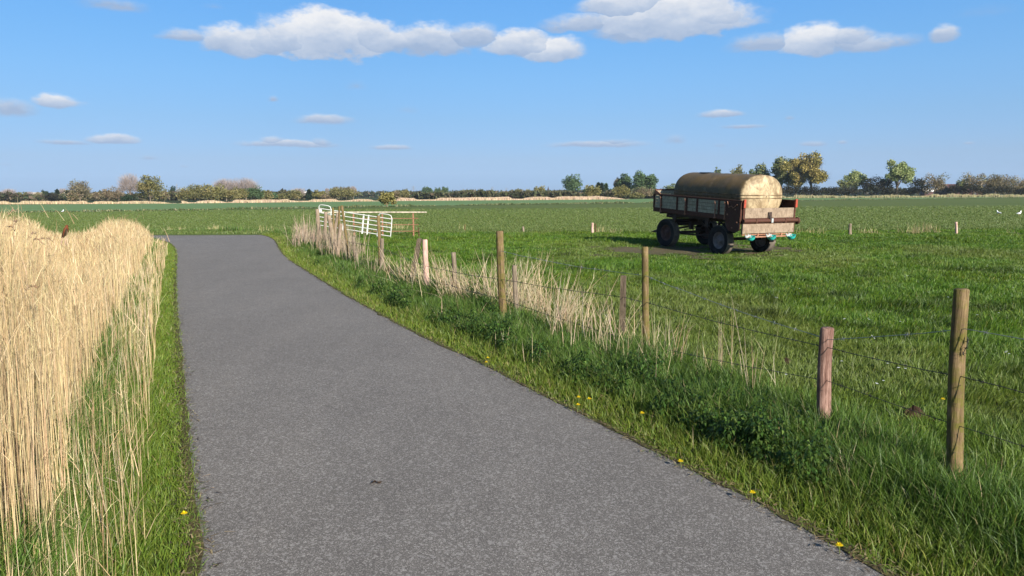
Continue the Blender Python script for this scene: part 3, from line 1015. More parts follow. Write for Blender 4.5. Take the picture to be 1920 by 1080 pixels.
M_STEM = mat_simple('flower_stem', (0.16, 0.2, 0.06), 0.6)
for px, py, hz, lb in [
    (345, 957, .06, 'lone yellow dandelion at the left road edge in the foreground'),
    (325, 488, .08, 'upper of two tiny yellow dandelions in the far left verge beside the bend'),
    (324, 503, .08, 'lower of two tiny yellow dandelions in the far left verge beside the bend'),
    (915, 668, .10, 'upper flower of the small yellow pair halfway down the right verge'),
    (912, 676, .07, 'lower flower of the small yellow pair halfway down the right verge'),
    (1085, 741, .12, 'upper left bloom of the trio of yellow dandelions under the dark nettles'),
    (1105, 744, .13, 'right and largest bloom of the trio of yellow dandelions under the dark nettles'),
    (1084, 755, .09, 'lowest bloom of the trio of yellow dandelions under the dark nettles'),
    (1204, 770, .14, 'single long stemmed dandelion below the short dark post and slim mossy post'),
    (1276, 860, .07, 'small half hidden dandelion low at the right road edge'),
    (1411, 918, .09, 'bright dandelion in short grass left of the tallest post, nearer than the half hidden one'),
    (1574, 1016, .07, 'dandelion nearest the camera, at the bottom of the right road edge'),
    (1768, 745, .07, 'yellow flower in the pasture just left of the tallest mossy post'),
    (1684, 818, .08, 'yellow flower below the dark molehill between the red and tall posts')]:
    dandelion(px, py, hz, lb)


def scatter_daisies():
    parts = []
    pts = [(1630, 601), (1690, 606), (1582, 602), (1666, 686), (1685, 694), (1697, 697), (1575, 684), (1460, 703), (1472, 706), (1645, 722), (1656, 721), (1833, 591), (1884, 665), (1893, 667),
           (1780, 560), (1500, 545), (1420, 520), (1350, 505), (1700, 520), (1850, 500), (1900, 540), (1750, 490), (1600, 500), (1456, 560), (1870, 590)]
    for (px, py) in pts:
        for j in range(random.choice([1, 1, 2])):
            g = G(px + random.uniform(-3, 3), py + random.uniform(-2, 2), .07)
            n = 9; k = np.arange(n); an = k * 2 * np.pi / n
            P = np.tile(np.array([[g.x, g.y, .085 + random.uniform(0, .02)]]), (n, 1))
            r = .009 + .0005 * g.y
            V, q, t, C = ribbons(P, np.full(n, .004), np.full(n, r * .9), np.stack([np.cos(an) * r, np.sin(an) * r], 1), an + np.pi / 2, (0, .6, 1), 1.0, np.full((n, 3), .75), taper=.2)
            parts.append((V, q, t, C))
    V, q, t, C = join(parts)
    o = np_obj('daisies', V, q, t, M_YELLOW, C)
    tag(o, 'tiny white daisies dotted through the near pasture', 'daisies', kind='stuff')


scatter_daisies()


def heap(name, px, py, rx, ry, h, mat, label, cat):
    g = G(px, py); n = 18; m = 9
    vs = []; fs = []
    for i in range(m):
        for k in range(n):
            r = i / (m - 1); a = 2 * math.pi * k / n
            rr = r * (1 + .15 * math.sin(3 * a + px) + random.uniform(-.06, .06))
            vs.append((rx * rr * math.cos(a), ry * rr * math.sin(a), h * math.exp(-3 * r * r) * random.uniform(.75, 1.2) - (.02 if i == m - 1 else 0)))
    for i in range(m - 1):
        for k in range(n):
            k2 = (k + 1) % n
            fs.append((i * n + k, (i + 1) * n + k, (i + 1) * n + k2, i * n + k2))
    b = MB(); b.add(vs, fs, False)
    o = b.build(name, mat); o.location = (g.x, g.y, float(gz(g.x, g.y)) + .0)
    tag(o, label, cat)


heap('molehill', 1712, 782, .15, .10, .085, M_SOIL, 'low dark brown molehill in the grass between the two near posts', 'molehill')
heap('molehill', 1474, 682, .09, .07, .05, M_SOIL, 'small faint brown soil patch in pasture grass above the dry stems', 'molehill')

# dirt round the trailer, a draped sheet just over the soil
def dirt_patch():
    xs = np.arange(0.2, 12.2, .09); ys = np.arange(19.6, 29, .09)
    X, Y = np.meshgrid(xs, ys); d = dirt_amt(X, Y)
    Z = gz(X.ravel(), Y.ravel()).reshape(X.shape) + .018
    i = np.arange(X.size).reshape(X.shape)
    k = (d[:-1, :-1] > .4) & (d[1:, 1:] > .4) & (d[:-1, 1:] > .4) & (d[1:, :-1] > .4)
    q = np.stack([i[:-1, :-1][k], i[:-1, 1:][k], i[1:, 1:][k], i[1:, :-1][k]], 1)
    used = np.unique(q); mp = -np.ones(X.size, int); mp[used] = np.arange(len(used))
    V = np.stack([X.ravel(), Y.ravel(), Z.ravel()], 1)[used]
    tag(np_obj('trodden_ground', V, mp[q], None, M_DIRT, smooth=True), kind='structure')


dirt_patch()

# small tatter on the road
g = G(706, 909)
b = MB(); b.add([(-.035, -.02, .003), (0, -.012, .016), (.035, .018, .004), (.0, .02, .003), (-.01, .0, .02), (.02, -.01, .002)], [(0, 1, 4), (1, 2, 3), (4, 1, 3), (0, 4, 3), (1, 5, 2)])
o = b.build('dry_leaf', M_SOIL); o.location = (g.x, g.y, .01)
tag(o, 'small curled dry brown leaf lying on the asphalt', 'leaf')

# ------------------------------------------------------------------ fence posts
MATS = {'moss': M_POST_MOSS, 'pink': M_POST_PINK, 'pale': M_POST_PALE, 'grey': M_POST_GREY, 'square': M_POST_DARK, 'bark': M_BARK}


def post_mesh(base, top, r, style, seed):
    """round or squared post standing at the origin, top at (top - base)"""
    rd = random.Random(seed)
    d = top - base
    n = 4 if style == 'square' else 16
    b = MB()
    m = 11
    pts = []; rad = []
    ph = rd.uniform(0, 6)
    vs = []; fs = []
    for i in range(-2, m + 1):
        t = i / m
        c = d * t
        c = Vector((c.x + .006 * math.sin(t * 4 + ph), c.y + .006 * math.cos(t * 5 + ph), c.z))
        rr = r * (1.06 - .10 * t)
        for k in range(n):
            a = 2 * math.pi * k / n + (.55 if n == 4 else 0)
            f = 1 + (.05 * math.sin(3 * a + ph + t * 1.5) + .03 * math.sin(7 * a - ph) + rd.uniform(-.02, .02) if n > 4 else rd.uniform(-.04, .04))
            f *= 1.25 if n == 4 else 1
            vs.append(c + Vector((math.cos(a) * rr * f, math.sin(a) * rr * f, 0)))
    rows = m + 3
    for i in range(rows - 1):
        for k in range(n):
            k2 = (k + 1) % n
            fs.append((i * n + k, i * n + k2, (i + 1) * n + k2, (i + 1) * n + k))
    last = (rows - 1) * n
    # chamfered, slightly uneven top
    top_c = d + Vector((0, 0, r * .12))
    for k in range(n):
        v = vs[last + k]
        vs.append(d + (v - d) * .86 + Vector((0, 0, r * (.16 + rd.uniform(-.05, .05)))))
    l2 = last + n
    for k in range(n):
        k2 = (k + 1) % n
        fs.append((last + k, last + k2, l2 + k2, l2 + k))
    vs.append(top_c + Vector((rd.uniform(-.2, .2) * r, 0, r * .03))); ci = len(vs) - 1
    for k in range(n):
        fs.append((l2 + k, l2 + (k + 1) % n, ci))
    b.add(vs, fs, n > 4)
    return b


def post(base_px, top_px, wpx, style, label, seed, group='old fence posts along the road', dD=0.0):
    base = G(*base_px)
    top = at(top_px[0], top_px[1], base.y + dD)
    r = wpx * base.y / 1400 / 2
    b = post_mesh(Vector((0, 0, 0)), top - base, r, style, seed)
    o = b.build('fence_post', MATS[style])
    o.location = (base.x, base.y, float(gz(base.x, base.y)))
    tag(o, label, 'fence post', group)
    o['top_h'] = float((top - base).z)
    return base, top


PO = []
for i, (bx, by, tx, ty, w, st, lb) in enumerate(POSTS):
    PO.append(post((bx, by), (tx, ty), w, st, lb, 40 + i, dD={4: 0, 8: .25, 12: -.2}.get(i, 0)))
# old thick split trunks of the cluster
for i, (bx, by, tx, ty, w, lb) in enumerate([
    (600, 458, 595, 392, 5.5, 'leftmost thick pinkish grey trunk of the old post cluster, by the gate hoop'),
    (609, 462, 611, 398, 5, 'second thick grey trunk from the left in the old post cluster'),
    (630, 476, 617, 402, 6, 'thick split trunk leaning left in the middle of the old post cluster'),
    (632, 494, 639, 420, 5.5, 'forked grey trunk standing nearest the road in the old post cluster'),
    (621, 470, 633, 398, 5, 'grey trunk leaning right behind the forked one in the old post cluster')]):
    post((bx, by), (tx, ty), w * 1.3, 'bark', lb, 80 + i)
# far edge of the pasture
for i, (bx, by, tx, ty, w, st, lb) in enumerate([
    (1594, 440, 1594, 418, 5.5, 'grey', 'brown stake at the far pasture edge, right of the trailer'),
    (1793, 440, 1793, 417, 4.5, 'pale', 'pale stake at the far pasture edge, farthest right'),
    (1111, 438, 1111, 418, 4.5, 'pale', 'pale stake at the far pasture edge, left of the trailer'),
    (981, 436, 981, 425, 4, 'grey', 'tiny low stump at the far pasture edge right of the tall stout post'),
    (871, 434, 872, 421, 2.2, 'moss', 'thin greenish stick at the far pasture edge between gate and tall stout post')]):
    post((bx, by), (tx, ty), w, st, lb, 120 + i, 'stakes along the far pasture edge')
for i, (bx, by, tx, ty, lb) in enumerate([
    (1117, 438, 1116, 419, 'thin rusty rod beside the pale far stake left of the trailer'),
    (786, 446, 785, 427, 'thin rusty rod in the grass right of the white gate')]):
    bs = G(bx, by); tp = at(tx, ty, bs.y)
    m = MB(); m.tube([(0, 0, -.1), tuple(tp - bs)], .022, 6)
    o = m.build('rusty_rod', M_RUST); o.location = bs; tag(o, lb, 'metal rod')
# the next post beyond the frame carries the wire ends
bs = Vector((4.15, 1.2, 0))
b = post_mesh(Vector((0, 0, 0)), Vector((.02, 0, 1.1)), .045, 'moss', 99)
o = b.build('fence_post', M_POST_MOSS); o.location = bs
tag(o, 'mossy post just outside the frame at the right end of the wires', 'fence post', 'old fence posts along the road')


def on_post(i, px, py, side=-1):
    b, t = PO[i]
    h = at(px, py, b.y).z
    k = h / max(t.z, .1)
    c = b + (t - b) * k
    return Vector((c.x, c.y - (POSTS[i][4] * b.y / 1400 / 2 + .004), h))


def wire(name, pts, mat, label, r=.0017, sag=.012, barbs=True, spread=.11):
    b = MB(); path = []
    for k in range(len(pts) - 1):
        a, c = Vector(pts[k]), Vector(pts[k + 1])
        n = max(4, int((c - a).length / .22))
        for j in range(n):
            t = j / n
            p = a.lerp(c, t); p.z -= sag * 4 * t * (1 - t) * (c - a).length / 2
            p += Vector((random.uniform(-1, 1), random.uniform(-1, 1), random.uniform(-1, 1))) * .0035
            path.append(p)
    path.append(Vector(pts[-1]))
    rr = [r * 1.35 + .00014 * max(0, p.y - 4) for p in path]
    b.tube(path, rr, 5)
    if barbs:
        d = 0
        for a, c in zip(path[:-1], path[1:]):
            L = (c - a).length; d += L
            if d > spread and a.y < 12:
                d = 0; m_ = (a + c) / 2
                for q in range(4):
                    v = Vector((random.uniform(-1, 1), random.uniform(-1, 1), random.uniform(-1, 1))).normalized() * .016
                    b.tube([m_ - v, m_ + v], [.0010, .0010], 4, False)
                tg = (c - a).normalized() * .008
                b.tube([m_ - tg, m_ + tg], r * 1.9, 6)
    o = b.build(name, mat)
    tag(o, label, 'fence wire', 'barbed wires of the roadside fence')


wire('barbed_wire', [(4.15, 1.16, .97), on_post(0, 1800, 613), on_post(1, 1551, 634), on_post(2, 1210, 516), on_post(4, 938, 470)], M_WIRE_G,
     'upper pale galvanised barbed strand of the fence, kinked at the red post', .0016, .02, spread=.075)
wire('barbed_wire', [(4.15, 1.16, .56), on_post(0, 1797, 703), on_post(1, 1547, 650), on_post(2, 1210, 566), on_post(3, 1168, 556), on_post(4, 940, 523), on_post(7, 799, 498), on_post(9, 712, 462), on_post(11, 665, 455), on_post(12, 645, 452)], M_WIRE,
     'middle dark barbed strand crossing the red and tall mossy posts', .0019)
wire('barbed_wire', [(4.15, 1.16, .30), on_post(0, 1790, 795), on_post(1, 1543, 710), on_post(2, 1211, 645), on_post(4, 942, 560), on_post(7, 800, 520), on_post(9, 713, 488)], M_WIRE,
     'lowest dark barbed strand running through the grass', .0016)
# a loose end hanging on the tall post
b0, t0 = PO[0]
wire('loose_wire', [on_post(0, 1812, 628) + Vector((.02, 0, 0)), on_post(0, 1803, 648) + Vector((.01, -.012, 0)), on_post(0, 1793, 662)], M_WIRE, 'short twisted wire end hanging on the tall mossy post', .0016, 0, True, .03)

# ------------------------------------------------------------------ white cattle gate
def gate():
    D = 29.5
    A = at(603, 384, D + 1.2); Bp = at(733, 403, D)       # hoop tops
    root = empty('cattle_gate', (at(603, 384, D + 1.2).x, D + 1.2, 0))
    tag(root, 'white tubular cattle gate with rounded hoop ends, sagging to the right', 'gate')
    o0 = Vector(root.location)
    u = (Bp - A); L = u.length; u.normalize()
    vv = Vector((0, 0, 1)) - u * u.z; vv.normalize()
    def q(a, h): return A + u * a - vv * h - o0
    s = .86
    fr = MB()
    # outer hoops at both ends (inverted U stiles)
    def hoop(mb, a0, a1, top, bot, r=.018):
        pts = [q(a0, bot), q(a0, top + .08), q(a0 + (a1 - a0) * .06, top + .02), q(a0 + (a1 - a0) * .22, top), q(a0 + (a1 - a0) * .7, top), q(a0 + (a1 - a0) * .9, top + .03), q(a1, top + .14), q(a1, bot)]
        mb.tube(pts, r, 8)
    h1 = MB(); hoop(h1, -.12, .48, 0.0, .95); h1.build('gate_hoop', M_WHITE, root)
    h2 = MB(); hoop(h2, L - .55, L + .06, 0.0, .92); h2.build('gate_hoop', M_WHITE, root)
    for k, h in enumerate((.16, .33, .50, .67, .84)):
        r_ = MB(); r_.tube([q(-.12, h), q(L * .5, h), q(L + .05, h)], .019, 8); r_.build('rail', M_WHITE, root)
    for a in (L * .34, L * .62, L * .69):
        r_ = MB(); r_.box(tuple(q(a, .52)), (.055, .03, .78), (0, math.asin(-u.z), 0)); r_.build('upright', M_WHITE, root)
    fr.box(tuple(q(-.04, .24)), (.12, .04, .10)); fr.build('latch_plate', M_WHITE, root)


gate()


def hurdle():
    D = 31.0
    a = at(640, 398, D); b_ = at(800, 399, D)
    root = empty('metal_hurdle', (a.x, D, 0))
    tag(root, 'rusty metal hurdle with long pale flaking top bar behind the white gate', 'hurdle')
    L = b_.x - a.x; z = a.z
    m = MB(); m.tube([(-.9, 0, z), (L * .5, 0, z - .01), (L, 0, z - .02)], .03, 8); m.build('top_bar', M_BAR, root)
    for h in (409, 421, 433):
        zz = at(780, h, D).z
        m = MB(); m.tube([(.45, 0, zz), (L - .35, 0, zz - .01)], .015, 6); m.build('rail', M_RUSTP, root)
    for px in (663, 717, 775):
        x = at(px, 420, D).x - a.x
        m = MB(); m.box((x, 0.035, z / 2 - .03), (.055, .035, z + .04)); m.build('upright', M_RUSTP, root)


hurdle()

# ------------------------------------------------------------------ trailer
TILT = Matrix.Translation((0, 0, 1.06)) @ Matrix.Rotation(R(-3.0), 4, 'Y') @ Matrix.Translation((0, 0, -1.06))


def trailer():
    root = empty('farm_trailer', (TR_C.x, TR_C.y, -.02), (0, 0, R(115)))
    tag(root, 'old rusty four wheeled farm trailer with grey plank sides in the pasture', 'trailer')
    T = TILT
    # --- bed and chassis
    b = MB(T)
    b.box((0, 0, 1.085), (4.12, 1.9, .05))
    b.build('bed_floor', M_PLANK_SIDE, root)
    b = MB(T)
    for y in (-.42, .42):
        b.box((0, y, .97), (3.9, .07, .16))
    for x in (-1.9, -1.3, -.6, .1, .8, 1.4, 1.85):
        b.box((x, 0, 1.015), (.07, 1.84, .075))
    for y in (-.88, .88):
        b.box((.25, y, .985), (1.75, .06, .07))
    b.box((1.45, 0, .93), (.5, 1.55, .12))
    b.build('chassis', M_DARK, root, .006)
    for x in (1.08, -.53):
        for y in (-.9, .9):
            b = MB(T); b.prism([(-.11, .16), (.11, .16), (.075, -.16), (-.05, -.16)], .05, Matrix.Translation((x, y, .90)))
            b.build('bracket', M_RUSTP if False else M_DARK, root)
    # --- side boards
    for sy in (1, -1):
        y = sy * 1.0
        f = MB(T)
        f.box((0, y, 1.105), (4.2, .055, .135))
        f.box((0, y, 1.605), (4.24, .075, .045))
        for x in (2.08, 1.69, .84, .36, -.15, -1.15, -1.47, -2.08):
            f.box((x, y + sy * .012, 1.38), (.06 if abs(x) < 2 else .04, .065, .415))
        so = f.build('side_frame', M_RUST, root, .004)
        for k in range(4):
            p = MB(T)
            z = 1.223 + k * .1005
            x0 = -1.45
            p.box(((2.05 + x0) / 2, y - sy * .004, z), (2.05 - x0, .032, .092))
            p.build('plank', M_PLANK_SIDE, so, .006)
        for x in (1.66, .38, -1.03, -1.46):
            l = MB(T)
            l.tube([(x, y + sy * .06, 1.04), (x, y + sy * .065, 1.44), (x + .01, y + sy * .06, 1.50), (x + .05, y + sy * .05, 1.545)], .017, 6)
            l.box((x, y + sy * .05, 1.30), (.05, .05, .03)); l.box((x, y + sy * .05, 1.07), (.06, .05, .04))
            l.build('latch', M_RUSTP, so)
        # rusty plate at the rear corner, its lower skirt tapering
        c = MB(T)
        c.prism([(-1.48, 1.58), (-2.09, 1.58), (-2.09, 1.03), (-1.48, 1.03)], .02, Matrix.Translation((0, y + sy * .035, 0)))
        c.prism([(-1.46, 1.03), (-2.09, 1.03), (-2.07, .78), (-1.95, .72), (-1.62, .73), (-1.50, .86)], .024, Matrix.Translation((0, y + sy * .02, 0)))
        cp = c.build('corner_plate', M_RUST, root)
        ch = MB(T)
        for (x, z, x2, z2) in [(-1.55, 1.58, -1.62, 1.40), (-1.62, 1.40, -1.72, 1.46), (-1.72, 1.46, -1.80, 1.40), (-1.80, 1.40, -1.92, 1.47)]:
            ch.tube([(x, y + sy * .065, z), (x2, y + sy * .065, z2)], .011, 5)
        ch.build('chain', M_RUSTP, cp)
        for (x, z) in [(-1.95, 1.50), (-1.88, 1.36), (-1.98, 1.0), (-1.78, .83), (-1.56, 1.2)]:
            bo_ = MB(T)
            bo_.lathe([(0, .02), (.022, .018), (.026, 0)], 8, Matrix.Translation((x, y + sy * .045, z)) @ Matrix.Rotation(R(-90 * sy), 4, 'X'))
            bo_.build('bolt', M_RUSTP, cp)
    # --- front board
    f = MB(T)
    f.box((2.085, 0, 1.105), (.05, 1.94, .135)); f.box((2.085, 0, 1.75), (.06, 1.98, .045))
    for y in (-.97, -.3, .3, .97): f.box((2.09, y, 1.42), (.05, .05, .64))
    fb = f.build('front_frame', M_RUST, root, .004)
    for k in range(5):
        p = MB(T); p.box((2.075, 0, 1.23 + k * .112), (.03, 1.9, .103)); p.build('plank', M_PLANK_SIDE, fb, .006)
    for sy in (1, -1):
        p = MB(T); p.prism([(2.10, 1.60), (2.10, 1.77), (1.78, 1.635), (1.78, 1.60)], .03, Matrix.Translation((0, sy * .985, 0)))
        p.build('corner_gusset', M_RUSTP, fb)
    # --- rear end
    for sy in (1, -1):
        p = MB(T)
        p.box((-2.13, sy * .965, 1.13), (.05, .05, .90)); pp = p.build('rear_post', M_RUST, root, .004)
        p = MB(T); p.box((-2.165, sy * .975, 1.54), (.05, .075, .24)); p.build('red_post_cap', M_RED, pp, .005)
    p = MB(T); p.box((-2.14, 0.01, 1.27), (.045, 1.84, .285)); p.build('upper_board', M_PLANK_REAR, root, .006)
    p = MB(T); p.box((-2.17, 0.04, .83), (.045, 1.93, .27)); p.build('lower_board', M_PLANK_REAR, root, .006)
    p = MB(T)
    p.tube([(-2.19, -1.04, 1.05), (-2.19, 1.0, 1.05)], .055, 10)
    p.box((-2.15, 0, 1.105), (.05, 1.98, .035)); p.box((-2.15, 0, .985), (.05, 1.98, .03))
    for y in (-.55, .55): p.box((-2.235, y, 1.05), (.03, .05, .11))
    p.lathe([(0, -.02), (.10, -.02), (.11, 0), (.10, .03), (0, .03)], 14, Matrix.Translation((-2.17, -1.06, 1.03)) @ Matrix.Rotation(R(90), 4, 'X'))
    p.build('tipping_bar', M_RUST, root)
    p = MB(T); p.box((-2.18, .02, 1.21), (.03, .13, .17)); p.box((-2.2, .02, 1.13), (.04, .055, .15)); hk = p.build('rear_latch', M_DARK, root)
    p = MB(T); p.box((-2.252, -.02, 1.06), (.02, .07, .12)); p.build('latch_tongue', M_VALVE, hk)
    p = MB(T)
    p.bar((-2.13, -.92, .655), (-2.13, .98, .655), .04, .03); p.bar((-2.22, -.6, .60), (-2.22, .9, .60), .045, .04)
    for y in (-.5, .4): p.box((-2.15, y, .66), (.04, .05, .16))
    p.build('lower_rail', M_RUSTP, root)
    # drinking bowls
    for y in (.84, .06, -.70):
        M = T @ Matrix.Translation((-2.33, y - .02, .60)) @ Matrix.Rotation(R(-14), 4, 'X')
        bw = MB(M)
        prof = [(0.001, -.10), (.05, -.095), (.09, -.07), (.118, -.02), (.125, .02), (.13, .022), (.118, .022), (.108, -.02), (.08, -.058), (.001, -.075)]
        bw.lathe(prof, 20, Matrix.Diagonal((1.0, 1.05, 1.0, 1)))
        bo = bw.build('drinking_bowl', M_BOWL, root)
        v = MB(M)
        v.box((.085, .02, .035), (.05, .17, .05)); v.tube([(.09, .10, .02), (.09, .10, .10)], .022, 8); v.tube([(.06, -.03, .03), (.0, -.03, -.02)], .014, 6)
        v.tube([(.09, .0, .02), (.09, .0, .09)], .018, 8)
        v.build('valve', M_VALVE, bo)
    # --- running gear
    def axle(x, y_half):
        a = MB(); a.box((x, 0, .45 - (.09 if x < 0 else 0)), (.09, 2 * y_half, .09))
        ax = a.build('axle', M_DARK, root)
        for y in (-.48, .48):
            s = MB()
            for k in range(4):
                w = .46 - .09 * k
                s.tube([(x - w, y, .66 - .012 * k), (x, y, .54 - .018 * k), (x + w, y, .66 - .012 * k)], [.018] * 3, 4, False)
            s.box((x, y, .50), (.1, .08, .12))
            s.build('leaf_spring', M_DARK, ax)
    axle(1.55, .70); axle(-1.05, .70)
    t = MB(); t.lathe([(.40, .80), (.47, .80), (.47, .90), (.40, .90), (.40, .80)], 28, Matrix.Translation((1.52, 0, 0)))
    t.box((1.52, .48, .74), (.9, .07, .10)); t.box((1.52, -.48, .74), (.9, .07, .10)); t.box((1.2, 0, .74), (.08, .9, .10)); t.box((1.85, 0, .74), (.08, .9, .10))
    t.build('turntable', M_DARK, root)
    d = MB(); d.bar((1.95, .42, .62), (2.95, .35, .42), .06, .07); d.bar((1.95, -.42, .62), (2.95, .25, .42), .06, .07)
    d.lathe([(.035, -.02), (.07, -.02), (.07, .02), (.035, .02), (.035, -.02)], 14, Matrix.Translation((3.02, .3, .41)))
    d.build('drawbar', M_DARK, root)
    d = MB()
    d.bar((1.35, .45, .42), (-.95, .38, .40), .05, .05); d.bar((1.2, .42, .56), (.35, .40, .66), .03, .03)
    for x in (.75, .5): d.bar((x, .42, .42), (x, .42, .62), .025, .025)
    d.bar((.55, .35, .90), (-.1, .35, .52), .07, .07); d.bar((-.45, .35, .90), (-.3, .35, .45), .06, .06); d.box((.85, .42, .7), (.12, .1, .25)); d.box((-1.05, .42, .8), (.22, .1, .2))
    d.bar((-1.05, -.4, .44), (-2.1, -.35, .50), .03, .03)
    d.build('brake_linkage', M_DARK, root)
    for y in (.48, -.48):
        hr = MB(); hr.box((-1.05, y, .78), (.26, .12, .22)); hr.build('spring_hanger', M_DARK, root)
    # --- wheels
    def wheel(x, sy, r, w, rim_mat, yaw=0):
        M = Matrix.Translation((x, sy * .815, r - .015 - (.10 if x < 0 else 0))) @ Matrix.Rotation(yaw, 4, 'Z') @ Matrix.Rotation(R(-90 * sy), 4, 'X')
        e = empty('wheel', (0, 0, 0)); e.parent = root
        ty = MB(M); h = w / 2
        ri = r * .56
        ty.lathe([(ri, -h * .62), (ri * 1.10, -h * .82), (r * .86, -h), (r * .955, -h * .9)], 40)
        ty.lathe([(r * .955, h * .9), (r * .86, h), (ri * 1.10, h * .82), (ri, h * .62)], 40)
        ty.build('tyre', M_TYRE, e)
        tr = MB(M); prof = [(r * .955, -h * .9)]
        for k in range(5):
            a = -h * .9 + (k + .12) * h * 1.8 / 5; c = -h * .9 + (k + .88) * h * 1.8 / 5
            crown = 1 - .02 * ((a + c) / 2 / h) ** 2
            prof += [(r * .985 * crown, a), (r * .995 * crown, (a + c) / 2), (r * .985 * crown, c), (r * .955, c + h * .04)]
        prof += [(r * .955, h * .9)]
        tr.lathe(prof, 48); tr.build('tread', M_TREAD, e)
        rm = MB(M)
        rm.lathe([(ri, -h * .62), (ri * .93, -h * .5), (ri * .93, h * .45), (ri, h * .62), (ri * 1.03, h * .66), (ri * .96, h * .60), (ri * .88, h * .1), (ri * .72, h * .02), (ri * .5, h * .18), (ri * .32, h * .2), (ri * .3, h * .42), (ri * .18, h * .48), (0.001, h * .48)], 32)
        rm.lathe([(ri * .88, -.02), (0.001, -.02)], 24)
        for k in range(6):
            a = k * math.pi / 3
            rm.lathe([(0.001, h * .26), (.018, h * .26), (.018, h * .16)], 6, Matrix.Translation((math.cos(a) * ri * .42, math.sin(a) * ri * .42, 0)))
        rm.build('rim', rim_mat, e)
    wheel(1.55, 1, .465, .27, M_RIMR, R(3)); wheel(1.55, -1, .465, .27, M_RIMR, R(3))
    wheel(-1.05, 1, .45, .27, M_RIM); wheel(-1.05, -1, .45, .27, M_RIM)
    for sy in (1, -1):
        g_ = MB(); vs = []; fs = []
        n = 14
        for k in range(n + 1):
            a = R(72) + R(84) * k / n
            for dy in (-.15, .15):
                vs.append((-1.05 + .50 * math.cos(a), sy * .82 + dy, .36 + .50 * math.sin(a)))
        for k in range(n): fs.append((2 * k, 2 * k + 1, 2 * k + 3, 2 * k + 2))
        g_.add(vs, fs, True)
        g_.bar((-1.02, sy * .82, .85), (-1.02, sy * .6, .98), .05, .03)
        mg = g_.build('mudguard', M_LID, root)
        sm = mg.modifiers.new('thick', 'SOLIDIFY'); sm.thickness = .008


trailer()


def tank():
    Mt = Matrix.Translation((TR_C.x, TR_C.y, -.02)) @ Matrix.Rotation(R(115), 4, 'Z') @ TILT @ Matrix.Translation((0, 0, 1.11 + .62))
    root = bpy.data.objects.new('water_tank', None); COL.objects.link(root)
    root.matrix_world = Mt
    tag(root, 'large oval mossy ochre water tank lying lengthwise on the trailer bed', 'water tank')
    A, B_, NN = .79, .62, 2.25
    n = 56

    def ring(x, s):
        out = []
        for k in range(n):
            t = 2 * math.pi * k / n; c, si = math.cos(t), math.sin(t)
            out.append((x, math.copysign(abs(c) ** (2 / NN), c) * A * s, math.copysign(abs(si) ** (2 / NN), si) * B_ * s))
        return out
    st = []
    x0, x1 = -1.74, 1.30
    for k in range(11):
        a = math.pi / 2 * k / 10
        st.append((x0 - .23 * math.cos(a), max(.02, math.sin(a) ** .8)))
    for k in range(1, 24):
        x = x0 + (x1 - x0) * k / 24
        s = 1 + (.007 if k in (5, 12, 19) else 0) + .003 * math.sin(k * 1.7)
        st.append((x, s))
    for k in range(11):
        a = math.pi / 2 * (10 - k) / 10
        st.append((x1 + .23 * math.cos(a), max(.02, math.sin(a) ** .8)))
    vs = []; fs = []
    for x, s in st: vs += ring(x, s)
    for i in range(len(st) - 1):
        for k in range(n):
            k2 = (k + 1) % n
            fs.append((i * n + k, i * n + k2, (i + 1) * n + k2, (i + 1) * n + k))
    fs.append(tuple(range(n))); fs.append(tuple(reversed(range((len(st) - 1) * n, len(st) * n))))
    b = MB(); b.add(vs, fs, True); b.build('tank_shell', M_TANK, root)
    # two parallel ribs of the seam all the way round
    for z in (.035, -.055):
        pts = []
        def prof(x, s):
            zz = min(.999, abs(z) / (B_ * s + 1e-6))
            return A * s * (1 - zz ** NN) ** (1 / NN)
        sel = [q for q in st if q[1] > .25]
        m = MB()
        L = [(x, prof(x, s) + .002, z) for x, s in sel]
        Rr = [(x, -prof(x, s) - .002, z) for x, s in sel]
        m.tube(L + Rr[::-1] + [L[0]], .013, 6, True, False)
        m.build('seam_rib', M_SEAM, root)
    b = MB(); b.lathe([(.30, -.05), (.30, .008), (.285, .018), (0.001, .024)], 28, Matrix.Translation((.62, 0, B_ - .005)))
    lid = b.build('manhole_lid', M_LID, root)
    b = MB(); b.box((-1.62, 0, B_ - .005), (.13, .12, .035)); b.tube([(-1.66, 0, B_ - .0), (-1.62, 0, B_ + .035), (-1.57, 0, B_ - .0)], .012, 6)
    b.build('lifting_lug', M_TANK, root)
    for x in (-1.2, .8):
        c = MB(); c.box((x, 0, -B_ + .03), (.16, 1.25, .12)); c.build('saddle', M_DARK, root)


tank()
